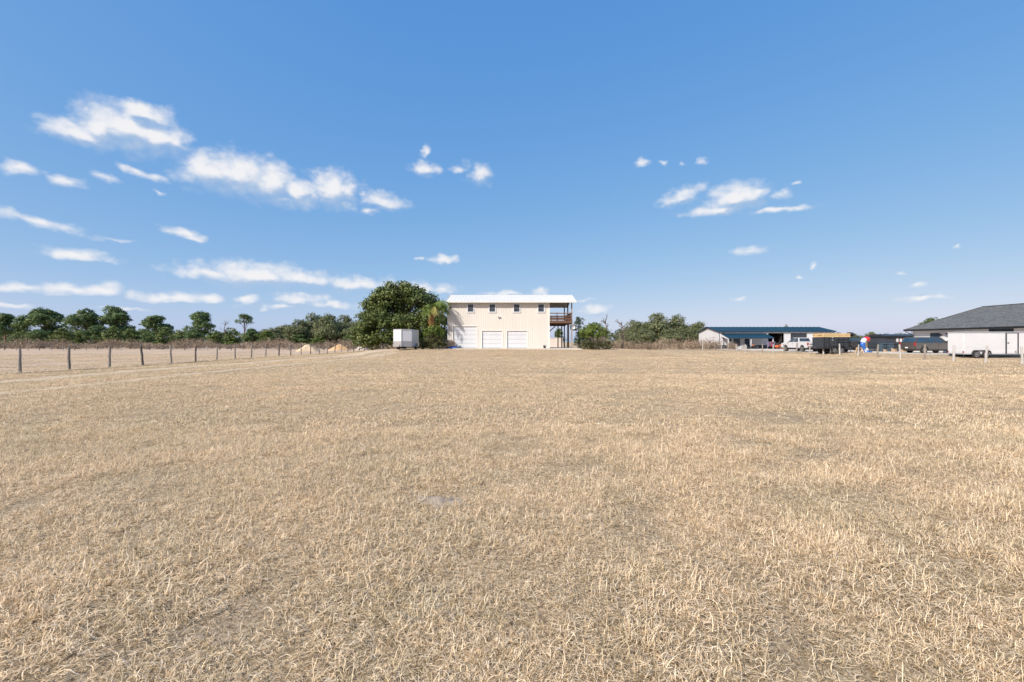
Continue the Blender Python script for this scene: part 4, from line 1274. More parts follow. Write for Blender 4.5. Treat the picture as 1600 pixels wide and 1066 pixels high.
for q in range(5):
    for lv in range(2):
        MB().box(-1.6+.03*((q*7+lv*3) % 5), 1.72-.03*((q*5) % 4), -.95+q*.385, -.95+q*.385+.36, lv*.235, lv*.235+.22).build('board', M['lumber'], r2, bevel=.006)

# enclosed trailers
def enclosed_trailer(name, loc, rz, Lb, w, h, nose, label, axles, floor=.45, door=None, guard=True, cat='trailer'):
    """box along +y (nose at -y), built on its wheels"""
    r = empty(name, loc, rz, label, cat)
    hw = w/2
    prof = [(-hw, 0), (0, -nose), (hw, 0), (hw, Lb), (-hw, Lb)] if nose else [(-hw, 0), (hw, 0), (hw, Lb), (-hw, Lb)]
    MB().prism(prof, floor, floor+h, 'z').build('body', M['trailer_white'], r, bevel=.025, smooth=False)
    MB().prism([(p[0]*1.012, p[1]) for p in prof], floor+h, floor+h+.035, 'z').build('roof', M['trailer_white'], r)
    rl = MB()
    for zz in (floor-.02, floor+h-.05):
        for i in range(len(prof)):
            p, q = prof[i], prof[(i+1) % len(prof)]
            rl.beam((p[0]*1.006, p[1]-.004, zz), (q[0]*1.006, q[1]-.004, zz), .03, .07)
    rl.build('edge_trim', M['galv'], r)
    if guard and nose:
        for s in (-1, 1):
            nrm = Vector((s*nose, -hw, 0)).normalized()*.008
            a, b = Vector((0, -nose, 0))+nrm, Vector((s*hw, 0, 0))+nrm
            MB().quad((a.x,a.y,floor+.02), (b.x,b.y,floor+.02), (b.x,b.y,floor+.6), (a.x,a.y,floor+.6)).build('stone_guard', M['tread_plate'], r)
        f = MB(); f.beam((0,-nose-.012,floor+.05),(0,-nose-.012,floor+h-.05),.05,.04); f.build('nose_trim', M['galv'], r)
    if nose:
        f = MB(); f.beam((-.5, .2, floor-.08), (0, -nose-1.0, floor-.08), .08, .1); f.beam((.5, .2, floor-.08), (0, -nose-1.0, floor-.08), .08, .1)
        f.box(-.06,.06,-nose-1.2,-nose-.95,floor-.1,floor-.0); f.build('tongue', M['black_metal'], r)
        f = MB(); f.tube([(0,-nose-.75,0),(0,-nose-.75,floor+.2)], .035, 8); f.lathe([(.1,0),(.1,.03)], (0,-nose-.75,0), 10); f.build('jack', M['black_metal'], r)
    MB().box(-hw+.1, hw-.1, .1, Lb-.05, floor-.12, floor-.01).build('frame', M['black_metal'], r)
    for s in (-1, 1):
        for y in axles:
            t = wheel(r, s*(hw-.02), y, .345, .22, M['galv'], 1); t.rotation_euler = (0, 0, -s*math.pi/2)
        y0, y1 = min(axles)-.48, max(axles)+.48
        z0 = floor+.02
        x0, x1 = sorted((s*(hw+.004), s*(hw+.14)))
        f = MB(); f.prism([(y0, z0), (y0+.14, z0+.27), (y0+.3, z0+.34), (y1-.3, z0+.34), (y1-.14, z0+.27), (y1, z0), (y1-.04, z0), (y1-.17, z0+.24), (y1-.31, z0+.30), (y0+.31, z0+.30), (y0+.17, z0+.24), (y0+.04, z0)], x0, x1, 'x'); f.build('fender', M['black_metal'] if door else M['galv'], r)
    if door:
        y0, y1 = door
        d = empty('side_door', (0, 0, 0)); d.parent = r
        s = 1
        MB().box(-hw-.02, -hw-.004, y0, y1, floor+.04, floor+h-.12).build('door_panel', M['trailer_white'], d)
        f = MB(); 
        for (a, b, c, e) in ((y0-.12, y0, floor+.0, floor+h-.06), (y1, y1+.12, floor+.0, floor+h-.06), (y0, y1, floor+h-.12, floor+h-.06)):
            f.box(-hw-.035, -hw-.004, a, b, c, e)
        f.build('door_frame', M['charcoal'], d)
        f = MB(); f.box(-hw-.06, -hw-.02, y0+.1, y0+.28, floor+.15, floor+.32); f.build('vent', M['galv'], d)
        f = MB(); f.box(-hw-.06, -hw-.02, y1-.2, y1-.05, floor+1.0, floor+1.08); f.build('handle', M['black_metal'], d)
    f = MB(); 
    for s in (-1, 1): f.box(s*hw*.9-.06, s*hw*.9+.06, Lb, Lb+.03, floor+.1, floor+.25)
    f.build('tail_light', M['red_lamp'], r)
    f = MB(); f.box(-hw+.1, hw-.1, Lb, Lb+.03, floor+.06, floor+h-.1); f.build('rear_door', M['trailer_white'], r, bevel=.01)
    return r
gt = gz(-13, 55)
enclosed_trailer('cargo_trailer', (-13.0, 54.1, gt), 0, 4.0, 2.2, 1.98, .62, 'white V-nosed cargo trailer parked by the clipped bush', (2.3,), .42)
# the big trailer at the right edge, its flank to the viewer: nose to the right, out of frame
Z = 43.0
bx = WX(1507, Z)
enclosed_trailer('cargo_trailer', (bx+6.0, Z+.85, gz(bx+3, Z)+.0), math.radians(90), 6.0, 1.65, 2.06, .5, 'long white tandem-axle cargo trailer with side door behind the fence', (4.0, 4.88), .40, door=(1.0, 2.0), guard=False)

# wheeled bins
def bin_(x, z, mat, label, rz):
    X = WX(x, z)
    r = empty('wheeled_bin', (X, z, gz(X, z)+.03), rz, label, 'bin', 'wheeled bins in a row')
    f = MB(); tapered(f, (-.25, .25, .06), .27, (-.31, .31, .98), .33); f.build('body', mat, r, bevel=.02)
    f = MB(); f.prism([(-.36, .985), (-.36, 1.03), (-.1, 1.09), (.34, 1.06), (.38, 1.0), (.34, .985)], -.35, .35, 'y'); f.build('lid', mat, r, bevel=.012)
    f = MB(); f.tube([(-.38,-.25,1.0),(-.44,-.25,.98),(-.44,.25,.98),(-.38,.25,1.0)], .018, 6); f.build('handle', mat, r)
    for s in (-1, 1):
        f = MB(); f.lathe([(.03,-.03),(.12,-.03),(.12,.03),(.03,.03)], (-.22, s*.30, .12), 14, 'y'); f.build('wheel', M['rubber'], r)
    return r
bin_(1378.5, 60.5, M['bin_blue'], 'slate blue wheeled bin nearest the inflatable toy', math.radians(-80))
bin_(1390, 60.2, M['bin_blue'], 'slate blue wheeled bin, middle one of three', math.radians(-95))
bin_(1404, 59.8, M['charcoal'], 'dark grey wheeled bin nearest the bronze-grey wagon', math.radians(-88))
# low dark slat screen behind them
r = empty('slat_screen', (WX(1357,61.6), 61.6, gz(WX(1365,61.6), 61.6)), 0, 'low dark slatted screen beside the bins', 'screen')
for q in range(6): MB().box(0, 1.75, -.02, .02, .06+q*.19, .22+q*.19).build('slat', M['charcoal'], r)
for q in (0.04, .87, 1.71): MB().box(q-.04, q+.04, .021, .09, -.05, 1.22).build('post', M['black_metal'], r)
for (x, z, s, lab) in ((1383.2, 59.2, .3, 'small cardboard box standing between the first two bins'), (1397, 59.0, .42, 'larger cardboard box between the last two bins'), (1411.5, 58.4, .4, 'cardboard box by the rear of the bronze-grey wagon')):
    X = WX(x, z); r = empty('cardboard_box', (X, z, gz(X, z)+.03), .3, lab, 'box', 'cardboard boxes by the bins')
    MB().box(-s/2, s/2, -s/2, s/2, 0, s*.9).build('carton', M['cardboard'], r)
    for sgn in (-1, 1):
        f = MB(); f.quad((-s/2, sgn*s/2, s*.9), (s/2, sgn*s/2, s*.9), (s/2, sgn*(s/2+.1), s*1.12), (-s/2, sgn*(s/2+.1), s*1.12)); f.build('flap', M['cardboard'], r)

# curved inflatable toy: red, white, blue segments
Z = 56.0; X = WX(1352, Z)
r = empty('inflatable_toy', (X, Z, gz(X, Z)+.03), .25, 'curved red, white and blue inflatable toy beside the black vehicle', 'inflatable')
pts = []
for k in range(41):
    a = math.radians(-98 + 215*k/40)         # opens to the right
    pts.append((-.62*math.cos(a)+.18, 0, .95+.66*math.sin(a)+.02))
segs = [(0, 9, 'inflate_white'), (9, 12, 'inflate_blue'), (12, 22, 'inflate_blue'), (22, 31, 'inflate_white'), (31, 40, 'inflate_red')]
for (a, b, k) in segs:
    n_ = b-a
    rad = [.30*(.80+.20*math.sin(math.pi*(i/n_)))*(1.15 if k == 'inflate_red' else 1) for i in range(n_+1)]
    f = MB(); f.tube(pts[a:b+1], rad, 14); f.build('tube_segment', M[k], r, smooth=True)
f = MB(); f.lathe([(.02,0),(.5,.0),(.58,.06),(.55,.14),(.4,.18),(.02,.18)], (.15, 0, 0), 20); f.build('base_ring', M['inflate_blue'], r, smooth=True)
# wooden A-frame
Z = 52.0; X = WX(1342.5, Z)
r = empty('sawhorse', (X, Z, gz(X, Z)), .4, 'small raw-wood A-frame stand before the inflatable toy', 'sawhorse')
MB().box(-.45, .45, -.045, .045, .62, .71).build('top_beam', M['plank'], r)
for sx in (-1, 1):
    for sy in (-1, 1):
        f = MB(); f.beam((sx*.36, sy*.03, .64), (sx*.42, sy*.26, 0), .05, .09); f.build('leg', M['plank'], r)
    f = MB(); f.beam((sx*.39, -.17, .27), (sx*.39, .17, .27), .03, .12); f.build('brace', M['plank'], r)
# cistern by the house wall
Z = 55.6; X = WX(1484, Z)
r = empty('water_tank', (X, Z, gz(X, Z)+.02), 0, 'white domed tank between the wagon and the house wall', 'tank')
MB().lathe([(.62,0),(.64,.05),(.64,1.45),(.60,1.62),(.42,1.78),(.2,1.85),(.01,1.86)], (0,0,0), 22).build('vessel', M['inflate_white'], r, smooth=True)
for q in (.35, .75, 1.15): MB().lathe([(.635,q-.02),(.655,q),(.635,q+.02)], (0,0,0), 22).build('rib', M['inflate_white'], r, smooth=True)
MB().lathe([(.17,1.83),(.19,1.84),(.19,1.92),(.01,1.93)], (0,0,0), 16).build('lid', M['black_plastic'], r)

# things under and near the lean-to
def bike(x, z, mat, label, rz):
    X = WX(x, z); r = empty('motorcycle', (X, z, gz(X, z)+.06), rz, label, 'motorcycle')
    for q in (-.68, .68):
        t = empty('wheel', (q, 0, .31)); t.parent = r
        MB().lathe([(.22,-.05),(.29,-.055),(.31,-.02),(.31,.02),(.29,.055),(.22,.05)], (0,0,0), 18, 'y').build('tyre', M['rubber'], t, smooth=True)
        f = MB(); f.lathe([(.05,-.05),(.05,.05)], (0,0,0), 10, 'y')
        for k in range(8): f.beam((0,0,0), (.23*math.cos(k*.785), 0, .23*math.sin(k*.785)), .012)
        f.build('rim', M['galv'], t)
    f = MB(); f.tube([(-.62,0,.34),(-.1,0,.42),(.35,0,.75)], .05, 8); f.box(-.22,.18,-.14,.14,.24,.52); f.build('frame', M['black_metal'], r, bevel=.01)
    f = MB(); f.tube([(.68,0,.31),(.48,0,.95)], .035, 8); f.tube([(.46,-.34,1.02),(.48,0,.97),(.46,.34,1.02)], .018, 6); f.build('fork', M['chrome'], r)
    f = MB(); f.tube([(.42,0,.76),(.2,0,.82),(-.05,0,.76)], [.08,.15,.10], 10); f.build('fuel_tank', mat, r, smooth=True)
    f = MB(); f.tube([(.0,0,.74),(-.3,0,.70),(-.66,0,.78)], [.09,.11,.07], 8); f.build('saddle', M['black_plastic'], r, smooth=True)
    return r
bike(1143, 100.3, M['black_paint'], 'black motorcycle under the left end of the workshop porch', .2)
bike(1178, 100.5, M['orange'], 'motorcycle with orange tank under the right half of the porch', 2.9)
for (x, z, w_, h_, d_, mk, lab) in ((1154, 100.6, .9, .62, .6, 'inflate_white', 'small white cooler chest under the middle of the workshop porch'),
                                  (1162, 100.4, 1.1, .85, .7, 'soffit', 'pale grey chest beside the middle porch post')):
    X = WX(x, z); r = empty('cooler', (X, z, gz(X, z)+.06), .1, lab, 'cooler')
    MB().box(-w_/2, w_/2, -d_/2, d_/2, .04, h_*.8).build('body', M[mk], r, bevel=.04)
    MB().box(-w_/2-.02, w_/2+.02, -d_/2-.02, d_/2+.02, h_*.8, h_).build('lid', M[mk], r, bevel=.04)
    MB().box(-w_*.2, w_*.2, -d_/2-.04, -d_/2-.0, h_*.5, h_*.56).build('handle', M['black_plastic'], r)
# stacked totes with purple cloth at the porch end
X = WX(1205, 100.8); r = empty('clothes_rack', (X, 100.8, gz(X, 100.8)+.06), .1, 'rack hung with purple-grey cloths at the right end of the porch', 'rack')
for q in (-.9, .9):
    f = MB(); f.beam((q,-.3,.03),(q,.3,.03),.05); f.beam((q,0,.03),(q,0,1.55),.045); f.build('upright', M['galv'], r)
f = MB(); f.tube([(-.95,0,1.55),(.95,0,1.55)], .022, 6); f.build('rail', M['galv'], r)
for q in range(7):
    x0 = -.82+q*.235
    f = MB(); f.prism([(x0,-.13),(x0+.1,-.17),(x0+.2,-.11),(x0+.2,.11),(x0+.1,.15),(x0,.12)], .45+.09*(q % 3), 1.54, 'z'); f.build('cloth', M[('purple','deck_wood','purple','red_lamp')[q % 4]], r, bevel=.02)
X = WX(1216.5, 99.6); r = empty('ride_mower', (X, 99.6, gz(X, 99.6)+.06), .6, 'orange ride-on mower before the open workshop bay', 'mower')
f = MB(); f.prism([(-.9,.35),(.8,.35),(.95,.5),(.9,.85),(.2,.95),(.1,.62),(-.25,.55),(-.35,.8),(-.9,.78)], -.38, .38, 'y'); f.build('body', M['orange'], r, bevel=.05)
f = MB(); f.prism([(-.6,.78),(-.1,.76),(-.1,.86),(-.5,.9),(-.62,1.3),(-.72,1.3),(-.7,.8)], -.26, .26, 'y'); f.build('seat', M['black_plastic'], r, bevel=.03)
f = MB(); f.tube([(.25,0,.9),(.08,0,1.15)], .025, 6); f.lathe([(.17,-.015),(.19,0),(.17,.015)], (.07,0,1.16), 14); f.build('steering_wheel', M['black_plastic'], r)
f = MB(); f.prism([(-.55,.12),(.45,.12),(.5,.3),(-.5,.34)], -.62, .62, 'y'); f.build('mower_deck', M['orange'], r, bevel=.03)
for (x, y, rr_) in ((-.55,.46,.3),(-.55,-.46,.3),(.72,.42,.21),(.72,-.42,.21)): wheel(r, x, y, rr_, .2, M['alloy'], 1 if y > 0 else -1)

# ------------------------------------------------------------------ fences
def wood_post(h, r, mat, seed):
    rs = random.Random(seed)
    mb = MB(); pts = []; rad = []
    for i in range(6):
        t = i/5; pts.append((rs.uniform(-.012, .012), rs.uniform(-.012, .012), -.25+(h+.25)*t)); rad.append(r*(1.08-.14*t)*rs.uniform(.95, 1.05))
    mb.tube(pts, rad, 8); return mb.mesh('post', mat, smooth=True)
def fence(name, pts, h, r, mats, label, wires, wr=.0035):
    root = empty(name, (pts[0][0], pts[0][1], gz(*pts[0])), 0, label, 'fence')
    o0 = root.location.copy()
    variants = [wood_post(h*(1+.07*(i-2)/2), r*(1+.12*(i-2)/2), mats[i % len(mats)], 50+i) for i in range(5)]
    rs = random.Random(9)
    for i, (x, y) in enumerate(pts):
        link('post', variants[rs.randrange(5)], root, (x-o0.x, y-o0.y, gz(x, y)-o0.z), (rs.gauss(0,.028), rs.gauss(0,.028), rs.uniform(0,6.28)))
    for zz in wires:
        mb = MB(); mb.tube([(x-o0.x-.07, y-o0.y, gz(x, y)-o0.z+zz) for x, y in pts], wr, 4, cap=False)
        mb.build('wire', M['galv'], root)
    return root
FX = -25.2
pts = [(FX, 23.3-2.59*2+2.59*i) for i in range(29)]
fence('wire_fence', pts, 1.30, .062, [M['post_wood'], M['post_dark'], M['post_wood']], 'long wood-post wire fence between the wheel ruts and the paddock', (.12, .32, .52, .72, .92, 1.14), .003)
# far paddock fence with a tube gate
fy = 88.0
pl = [(WX(x, fy), fy) for x in np.arange(-120, 207, 18.2)]
fence('wire_fence', pl, 1.15, .06, [M['post_wood'], M['post_dark']], 'distant paddock fence left of the tube gate', (.3, .6, .95), .004)
pr = [(WX(x, fy), fy) for x in np.arange(234, 600, 18.2)]
fence('wire_fence', pr, 1.15, .06, [M['post_wood'], M['post_dark']], 'distant paddock fence right of the tube gate', (.3, .6, .95), .004)
r = empty('tube_gate', (WX(207, fy)+.15, fy, gz(WX(207, fy), fy)), 0, 'galvanised tube gate in the distant paddock fence', 'gate')
gw = WX(234, fy)-WX(207, fy)-.3
for q in range(6):
    MB().tube([(0,0,.2+q*.2),(gw,0,.2+q*.2)], .016, 6).build('rail', M['post_wood'], r)
for q in (0, gw/2, gw):
    MB().tube([(q,0,.06),(q,0,1.22)], .018, 6).build('upright', M['post_wood'], r)
# pale posts of the neighbours' fence
FXR = 37.3
zs = [FXR*FPX/v for v in (797.4, 739.7, 690, 644.7, 606.8, 571, 540.5, 512, 486.5, 465, 444.6, 425, 408, 391, 364.5, 350.6, 337.5, 327, 317, 307, 298)]
fence('post_fence', [(FXR, z) for z in [28.0, 30.7]+zs], 1.30, .075, [M['post_pale'], M['post_wood'], M['post_pale']], 'pale wood posts along the yard with the parked vehicles', (.4, .8, 1.15), .003)

# ------------------------------------------------------------------ vegetation
M['bark'] = plain('grey_bark', (.13,.105,.085), .95, 0, .4, 4, bump=.6, stretch=(1,1,.25))
M['pine_bark'] = plain('pine_bark', (.15,.10,.075), .95, 0, .35, 4, bump=.6, stretch=(1,1,.25))
M['oak_leaf'] = foliage('live_oak_leaves', [(0,(0.033,0.051,0.015)), (.4,(0.075,0.108,0.029)), (.75,(0.143,0.174,0.046)), (1,(0.226,0.234,0.078))])
M['moss_oak_leaf'] = foliage('mossy_oak_leaves', [(0,(0.056,0.075,0.037)), (.4,(0.118,0.146,0.067)), (.75,(0.212,0.224,0.108)), (1,(0.325,0.327,0.184))])
M['pine_leaf'] = foliage('pine_needles', [(0,(0.043,0.079,0.033)), (.4,(0.085,0.146,0.055)), (.75,(0.168,0.232,0.078)), (1,(0.264,0.310,0.111))])
M['bright_leaf'] = foliage('bright_shrub_leaves', [(0,(0.033,0.056,0.013)), (.4,(0.078,0.116,0.026)), (.75,(0.150,0.192,0.047)), (1,(0.232,0.263,0.083))])
M['hedge_leaf'] = foliage('hedge_leaves', [(0,(0.035,0.037,0.014)), (.4,(0.074,0.084,0.028)), (.75,(0.118,0.125,0.047)), (1,(0.177,0.177,0.080))])
M['dark_leaf'] = foliage('dark_evergreen_leaves', [(0,(0.017,0.029,0.017)), (.4,(0.041,0.061,0.032)), (.75,(0.072,0.102,0.049)), (1,(0.123,0.160,0.072))])
M['scrub'] = foliage('dry_scrub', [(0,(0.095,0.069,0.050)), (.35,(0.216,0.163,0.116)), (.7,(0.351,0.275,0.198)), (1,(0.486,0.388,0.286))], .15, .9)
M['palm_leaf'] = foliage('palm_fronds', [(0,(0.057,0.096,0.024)), (.4,(0.133,0.210,0.048)), (.75,(0.266,0.333,0.088)), (1,(0.494,0.420,0.144))], .3)
M['bush_leaf'] = foliage('bush_leaves', [(0,(0.042,0.063,0.013)), (.4,(0.105,0.155,0.027)), (.75,(0.179,0.241,0.045)), (1,(0.273,0.322,0.081))])
M['palm_boot'] = plain('orange_palm_boots', (.36,.20,.075), .9, 0, .4, 6, bump=.6)

def sph(rs, n):
    d = rs.normal(size=(n, 3)); return d/np.linalg.norm(d, axis=1, keepdims=True)
def leaves_at(rs, P, N, size, tint, aspect=.55, fold=0.0):
    """a diamond leaf (or leaf spray) at every P facing about N"""
    n = len(P)
    r = rs.normal(size=(n, 3))
    t = np.cross(N, r); t /= np.linalg.norm(t, axis=1, keepdims=True)+1e-9
    b = np.cross(N, t)
    s = (size*rs.uniform(.6, 1.4, n))[:, None]
    V = np.stack([P-t*s, P+b*s*aspect+N*s*fold, P+t*s, P-b*s*aspect+N*s*fold], 1)
    return V.reshape(-1, 3), np.repeat(tint, 4)
def quads(n): return np.arange(n*4, dtype=np.int32).reshape(-1, 4)

def crown_points(rs, lobes, sub, per, spread=.30, out=.55, flat=1.0, under=.35):
    """sub-clumps on the skin of each lobe, leaves round each sub-clump"""
    PP, NN, TT = [], [], []
    for (cx, cy, cz, rx, ry, rz) in lobes:
        c = np.array((cx, cy, cz)); R = np.array((rx, ry, rz))
        rm = (rx*ry*rz)**(1/3)
        k = max(5, int(sub*rm*rm))
        d = sph(rs, k)
        d = d[(d[:, 2] > -under) | (rs.rand(k) < .35)]
        rad = rs.uniform(.62, 1.06, len(d))
        sc = c + d*R*rad[:, None]
        tl = rs.uniform(-.16, .16, len(d)) + rs.uniform(-.10, .10)
        for q in range(len(sc)):
            m = max(3, int(per*rs.uniform(.6, 1.4)))
            e = sph(rs, m)*(rs.rand(m, 1)**.5)
            p = sc[q] + e*np.array((1, 1, .72*flat))*spread*rm**.6
            nrm = e*(1-out) + d[q]*out + rs.normal(0, .35, (m, 3)) + np.array((0,0,.25))
            nrm /= np.linalg.norm(nrm, axis=1, keepdims=True)
            PP.append(p); NN.append(nrm)
            TT.append(np.clip(.48+tl[q]+rs.normal(0, .17, m), 0, 1))
    return np.concatenate(PP), np.concatenate(NN), np.concatenate(TT)

def limbs(rs, mb, base, top, lobes, r0, n_limb):
    base, top = Vector(base), Vector(top)
    mid = base.lerp(top, .5)+Vector((rs.uniform(-.2,.2), rs.uniform(-.2,.2), 0))
    mb.tube([base+Vector((0,0,-.3)), base+Vector((0,0,.12)), mid, top], [r0*1.5, r0*1.1, r0*.8, r0*.45], 8)
    order = sorted(range(len(lobes)), key=lambda i: -lobes[i][3])[:n_limb]
    for i in order:
        l = lobes[i]; c = Vector(l[:3])
        s = base.lerp(top, rs.uniform(.35, .85))
        m_ = s.lerp(c, .5)+Vector((rs.uniform(-.3,.3), rs.uniform(-.3,.3), .25*abs(c.z-s.z)*.3))
        mb.tube([s, m_, c], [r0*.42, r0*.26, r0*.10], 6)
        for k in range(2):
            e = c+Vector((rs.uniform(-1,1)*l[3]*.7, rs.uniform(-1,1)*l[4]*.7, rs.uniform(.1,.8)*l[5]))
            mb.tube([m_.lerp(c, .6), e], [r0*.14, r0*.04], 5)

def tree_meshes(kind, seed):
    """unit-ish tree of its kind in metres; returns trunk mesh, crown mesh, natural height and width"""
    rs = np.random.RandomState(seed)
    lobes = []
    mb = MB()
    if kind in ('oak', 'mossoak'):
        Hh, Wd = 10.0, 11.0
        for k in range(20):
            a = rs.uniform(0, 2*np.pi); q = rs.uniform(.0, 1)**.6
            r = q*4.0; z = 3.0+rs.uniform(0, 1)*4.6*(1-.55*q*q)+.6
            s = rs.uniform(1.15, 1.95)
            lobes.append((r*np.cos(a), r*np.sin(a), z, s*1.15, s*1.15, s*.85))
        lobes.append((0, 0, 8.0, 2.2, 2.2, 1.5)); lobes.append((0, 0, 5.2, 3.3, 3.3, 2.4))
        for k in range(8):
            a = k*.785+rs.uniform(-.3,.3); lobes.append((4.0*np.cos(a), 4.0*np.sin(a), rs.uniform(1.9, 3.2), 1.4, 1.4, 1.2))
        limbs(rs, mb, (0,0,0), (0,0,5.5), lobes, .42, 8)
        P, N, T = crown_points(rs, lobes, 16, 10, .62)
        V, tt = leaves_at(rs, P, N, .24, T)
        mat, bark = M['oak_leaf' if kind == 'oak' else 'moss_oak_leaf'], M['bark']
    elif kind == 'pine':
        Hh, Wd = 14.0, 12.0
        n = rs.randint(24, 29)
        for k in range(n):
            a = rs.uniform(0, 2*np.pi); z = rs.uniform(4.6, 12.9); q = (z-4.6)/8.3
            r = rs.uniform(.3, 1)*4.7*math.sqrt(max(.08, 1-(2*q-.85)**2/1.4))
            s = rs.uniform(.9, 1.75)
            lobes.append((r*np.cos(a), r*np.sin(a), z, s*1.1, s*1.1, s*.95))
        lobes.append((0, 0, 13.0, 1.5, 1.5, .9)); lobes.append((.4, .2, 11.0, 2.2, 2.2, 1.6)); lobes.append((-.3, .2, 8.6, 2.6, 2.6, 2.0))
        limbs(rs, mb, (0,0,0), (.2,0,12.6), lobes, .27, 12)
        P, N, T = crown_points(rs, lobes, 26, 10, .55, .4)
        V, tt = leaves_at(rs, P, N, .27, T, .45)
        mat, bark = M['pine_leaf'], M['pine_bark']
    elif kind == 'tuft':            # lone pine with a small crown on a long stem
        Hh, Wd = 12.0, 7.0
        for k in range(9):
            a = rs.uniform(0, 2*np.pi); z = rs.uniform(8.6, 11.4)
            r = rs.uniform(.4, 1)*2.4*(1-.4*abs(z-9.8)/2)
            s = rs.uniform(.8, 1.2); lobes.append((r*np.cos(a), r*np.sin(a), z, s*1.15, s*1.15, s*.8))
        lobes.append((0,0,11.2,1.2,1.2,.7))
        limbs(rs, mb, (0,0,0), (.3,0,10.8), lobes, .22, 9)
        P, N, T = crown_points(rs, lobes, 26, 9, .45, .4)
        V, tt = leaves_at(rs, P, N, .22, T, .38)
        mat, bark = M['pine_leaf'], M['pine_bark']
    elif kind == 'shrub':           # bright bushy young tree, broadest low down
        Hh, Wd = 5.0, 5.0
        for k in range(13):
            a = rs.uniform(0, 2*np.pi); z = rs.uniform(.6, 4.1); r = rs.uniform(.2, 1)*1.75*(1.15-z/5)
            s = rs.uniform(.6, 1.05); lobes.append((r*np.cos(a), r*np.sin(a), z, s, s, s*.9))
        lobes.append((0,0,4.3,.7,.7,.7)); lobes.append((0,0,2.3,1.5,1.5,1.7))
        limbs(rs, mb, (0,0,0), (0,0,3.6), lobes, .12, 5)
        P, N, T = crown_points(rs, lobes, 26, 9, .42)
        V, tt = leaves_at(rs, P, N, .17, T)
        mat, bark = M['bright_leaf'], M['bark']
    elif kind == 'dark':
        Hh, Wd = 5.0, 4.6
        for k in range(15):
            a = rs.uniform(0, 2*np.pi); z = rs.uniform(.5, 4.3); r = rs.uniform(.2, 1)*1.7*(1.1-z/7)
            s = rs.uniform(.6, 1.0); lobes.append((r*np.cos(a), r*np.sin(a), z, s, s, s*.9))
        limbs(rs, mb, (0,0,0), (0,0,3.6), lobes, .14, 5)
        P, N, T = crown_points(rs, lobes, 32, 10, .40)
        V, tt = leaves_at(rs, P, N, .13, T)
        mat, bark = M['dark_leaf'], M['bark']
    return mb.mesh('trunk', bark, smooth=True), np_mesh('crown', V, quads(len(V)//4), mat, tt), Hh, Wd

TREES = {}
def tree_variant(kind, i):
    if (kind, i) not in TREES:
        TREES[(kind, i)] = tree_meshes(kind, 100+17*i+sum(map(ord, kind)))
    return TREES[(kind, i)]
NAMES = {'oak': 'oak_tree', 'mossoak': 'oak_tree', 'pine': 'pine_tree', 'tuft': 'pine_tree', 'shrub': 'shrub', 'dark': 'evergreen_tree'}
CATS = {'oak': 'oak tree', 'mossoak': 'oak tree', 'pine': 'pine tree', 'tuft': 'pine tree', 'shrub': 'shrub', 'dark': 'tree'}
def tree(kind, i, px, ytop, wpx, z, label, group=None, rz=None, sink=.0):
    tm, cm, Hh, Wd = tree_variant(kind, i)
    X = WX(px, z); g0 = gz(X, z)
    h = WZ(ytop, z)-g0; w = wpx*z/FPX
    r = empty(NAMES[kind], (X, z, g0-sink), rz if rz is not None else (px*1.7) % 6.28, label, CATS[kind], group)
    r.scale = (w/Wd, w/Wd, (h+sink)/Hh)
    link('trunk', tm, r); link('crown', cm, r)
    return r

# far pines along the left horizon
gp = 'pines of the left treeline'
tree('pine', 0, 8, 490.5, 58, 168, 'far pine cut by the left edge of the view', gp)
tree('pine', 1, 70, 483.5, 66, 170, 'broad far pine, second from the left edge', gp)
tree('pine', 2, 136, 482, 58, 168, 'left half of the tallest twin pines on the horizon', gp)
tree('pine', 3, 182, 479.5, 62, 172, 'right half of the tallest twin pines on the horizon', gp)
tree('pine', 0, 244, 493.5, 52, 170, 'lower far pine right of the tallest twin pines', gp, 2.2)
tree('pine', 4, 313, 486.5, 46, 168, 'far pine with russet patch left of the dead snag', gp, 1.1)
tree('tuft', 0, 382, 489.5, 34, 172, 'lone slim pine with small tuft crown on the horizon', gp)
# dead snag
def snag(px, ytop, z, w, label, seed, name='dead_tree'):
    rs = random.Random(seed); X = WX(px, z); h = WZ(ytop, z)-gz(X, z)
    r = empty(name, (X, z, gz(X, z)), 0, label, 'dead tree')
    mb = MB(); pts = [Vector((0,0,-.2))]; 
    for i in range(6): pts.append(Vector((rs.uniform(-.2,.2), rs.uniform(-.2,.2), h*(i+1)/6)))
    mb.tube(pts, [.30,.27,.23,.18,.13,.09,.04], 7); mb.build('trunk', M['bark'], r)
    mb = MB()
    for k in range(14):
        i = rs.uniform(.35, .95); s = pts[0].lerp(pts[-1], i)
        a = rs.uniform(0, 6.28); L = w*rs.uniform(.4, 1)*(1.2-i*.6)
        m_ = s+Vector((math.cos(a)*L*.5, math.sin(a)*L*.5, L*.35)); e = s+Vector((math.cos(a)*L, math.sin(a)*L, L*rs.uniform(.3, 1.1)))
        mb.tube([s, m_, e], [.09,.06,.02], 5)
        for q in range(3):
            a2 = a+rs.uniform(-1,1); mb.tube([m_.lerp(e, .3+.2*q), m_.lerp(e, .3+.2*q)+Vector((math.cos(a2)*L*.3, math.sin(a2)*L*.3, L*rs.uniform(.1,.4)))], [.04,.012], 4)
    mb.build('branches', M['bark'], r)
snag(351, 501, 160, 2.4, 'bare dead snag standing between two far pines', 5)
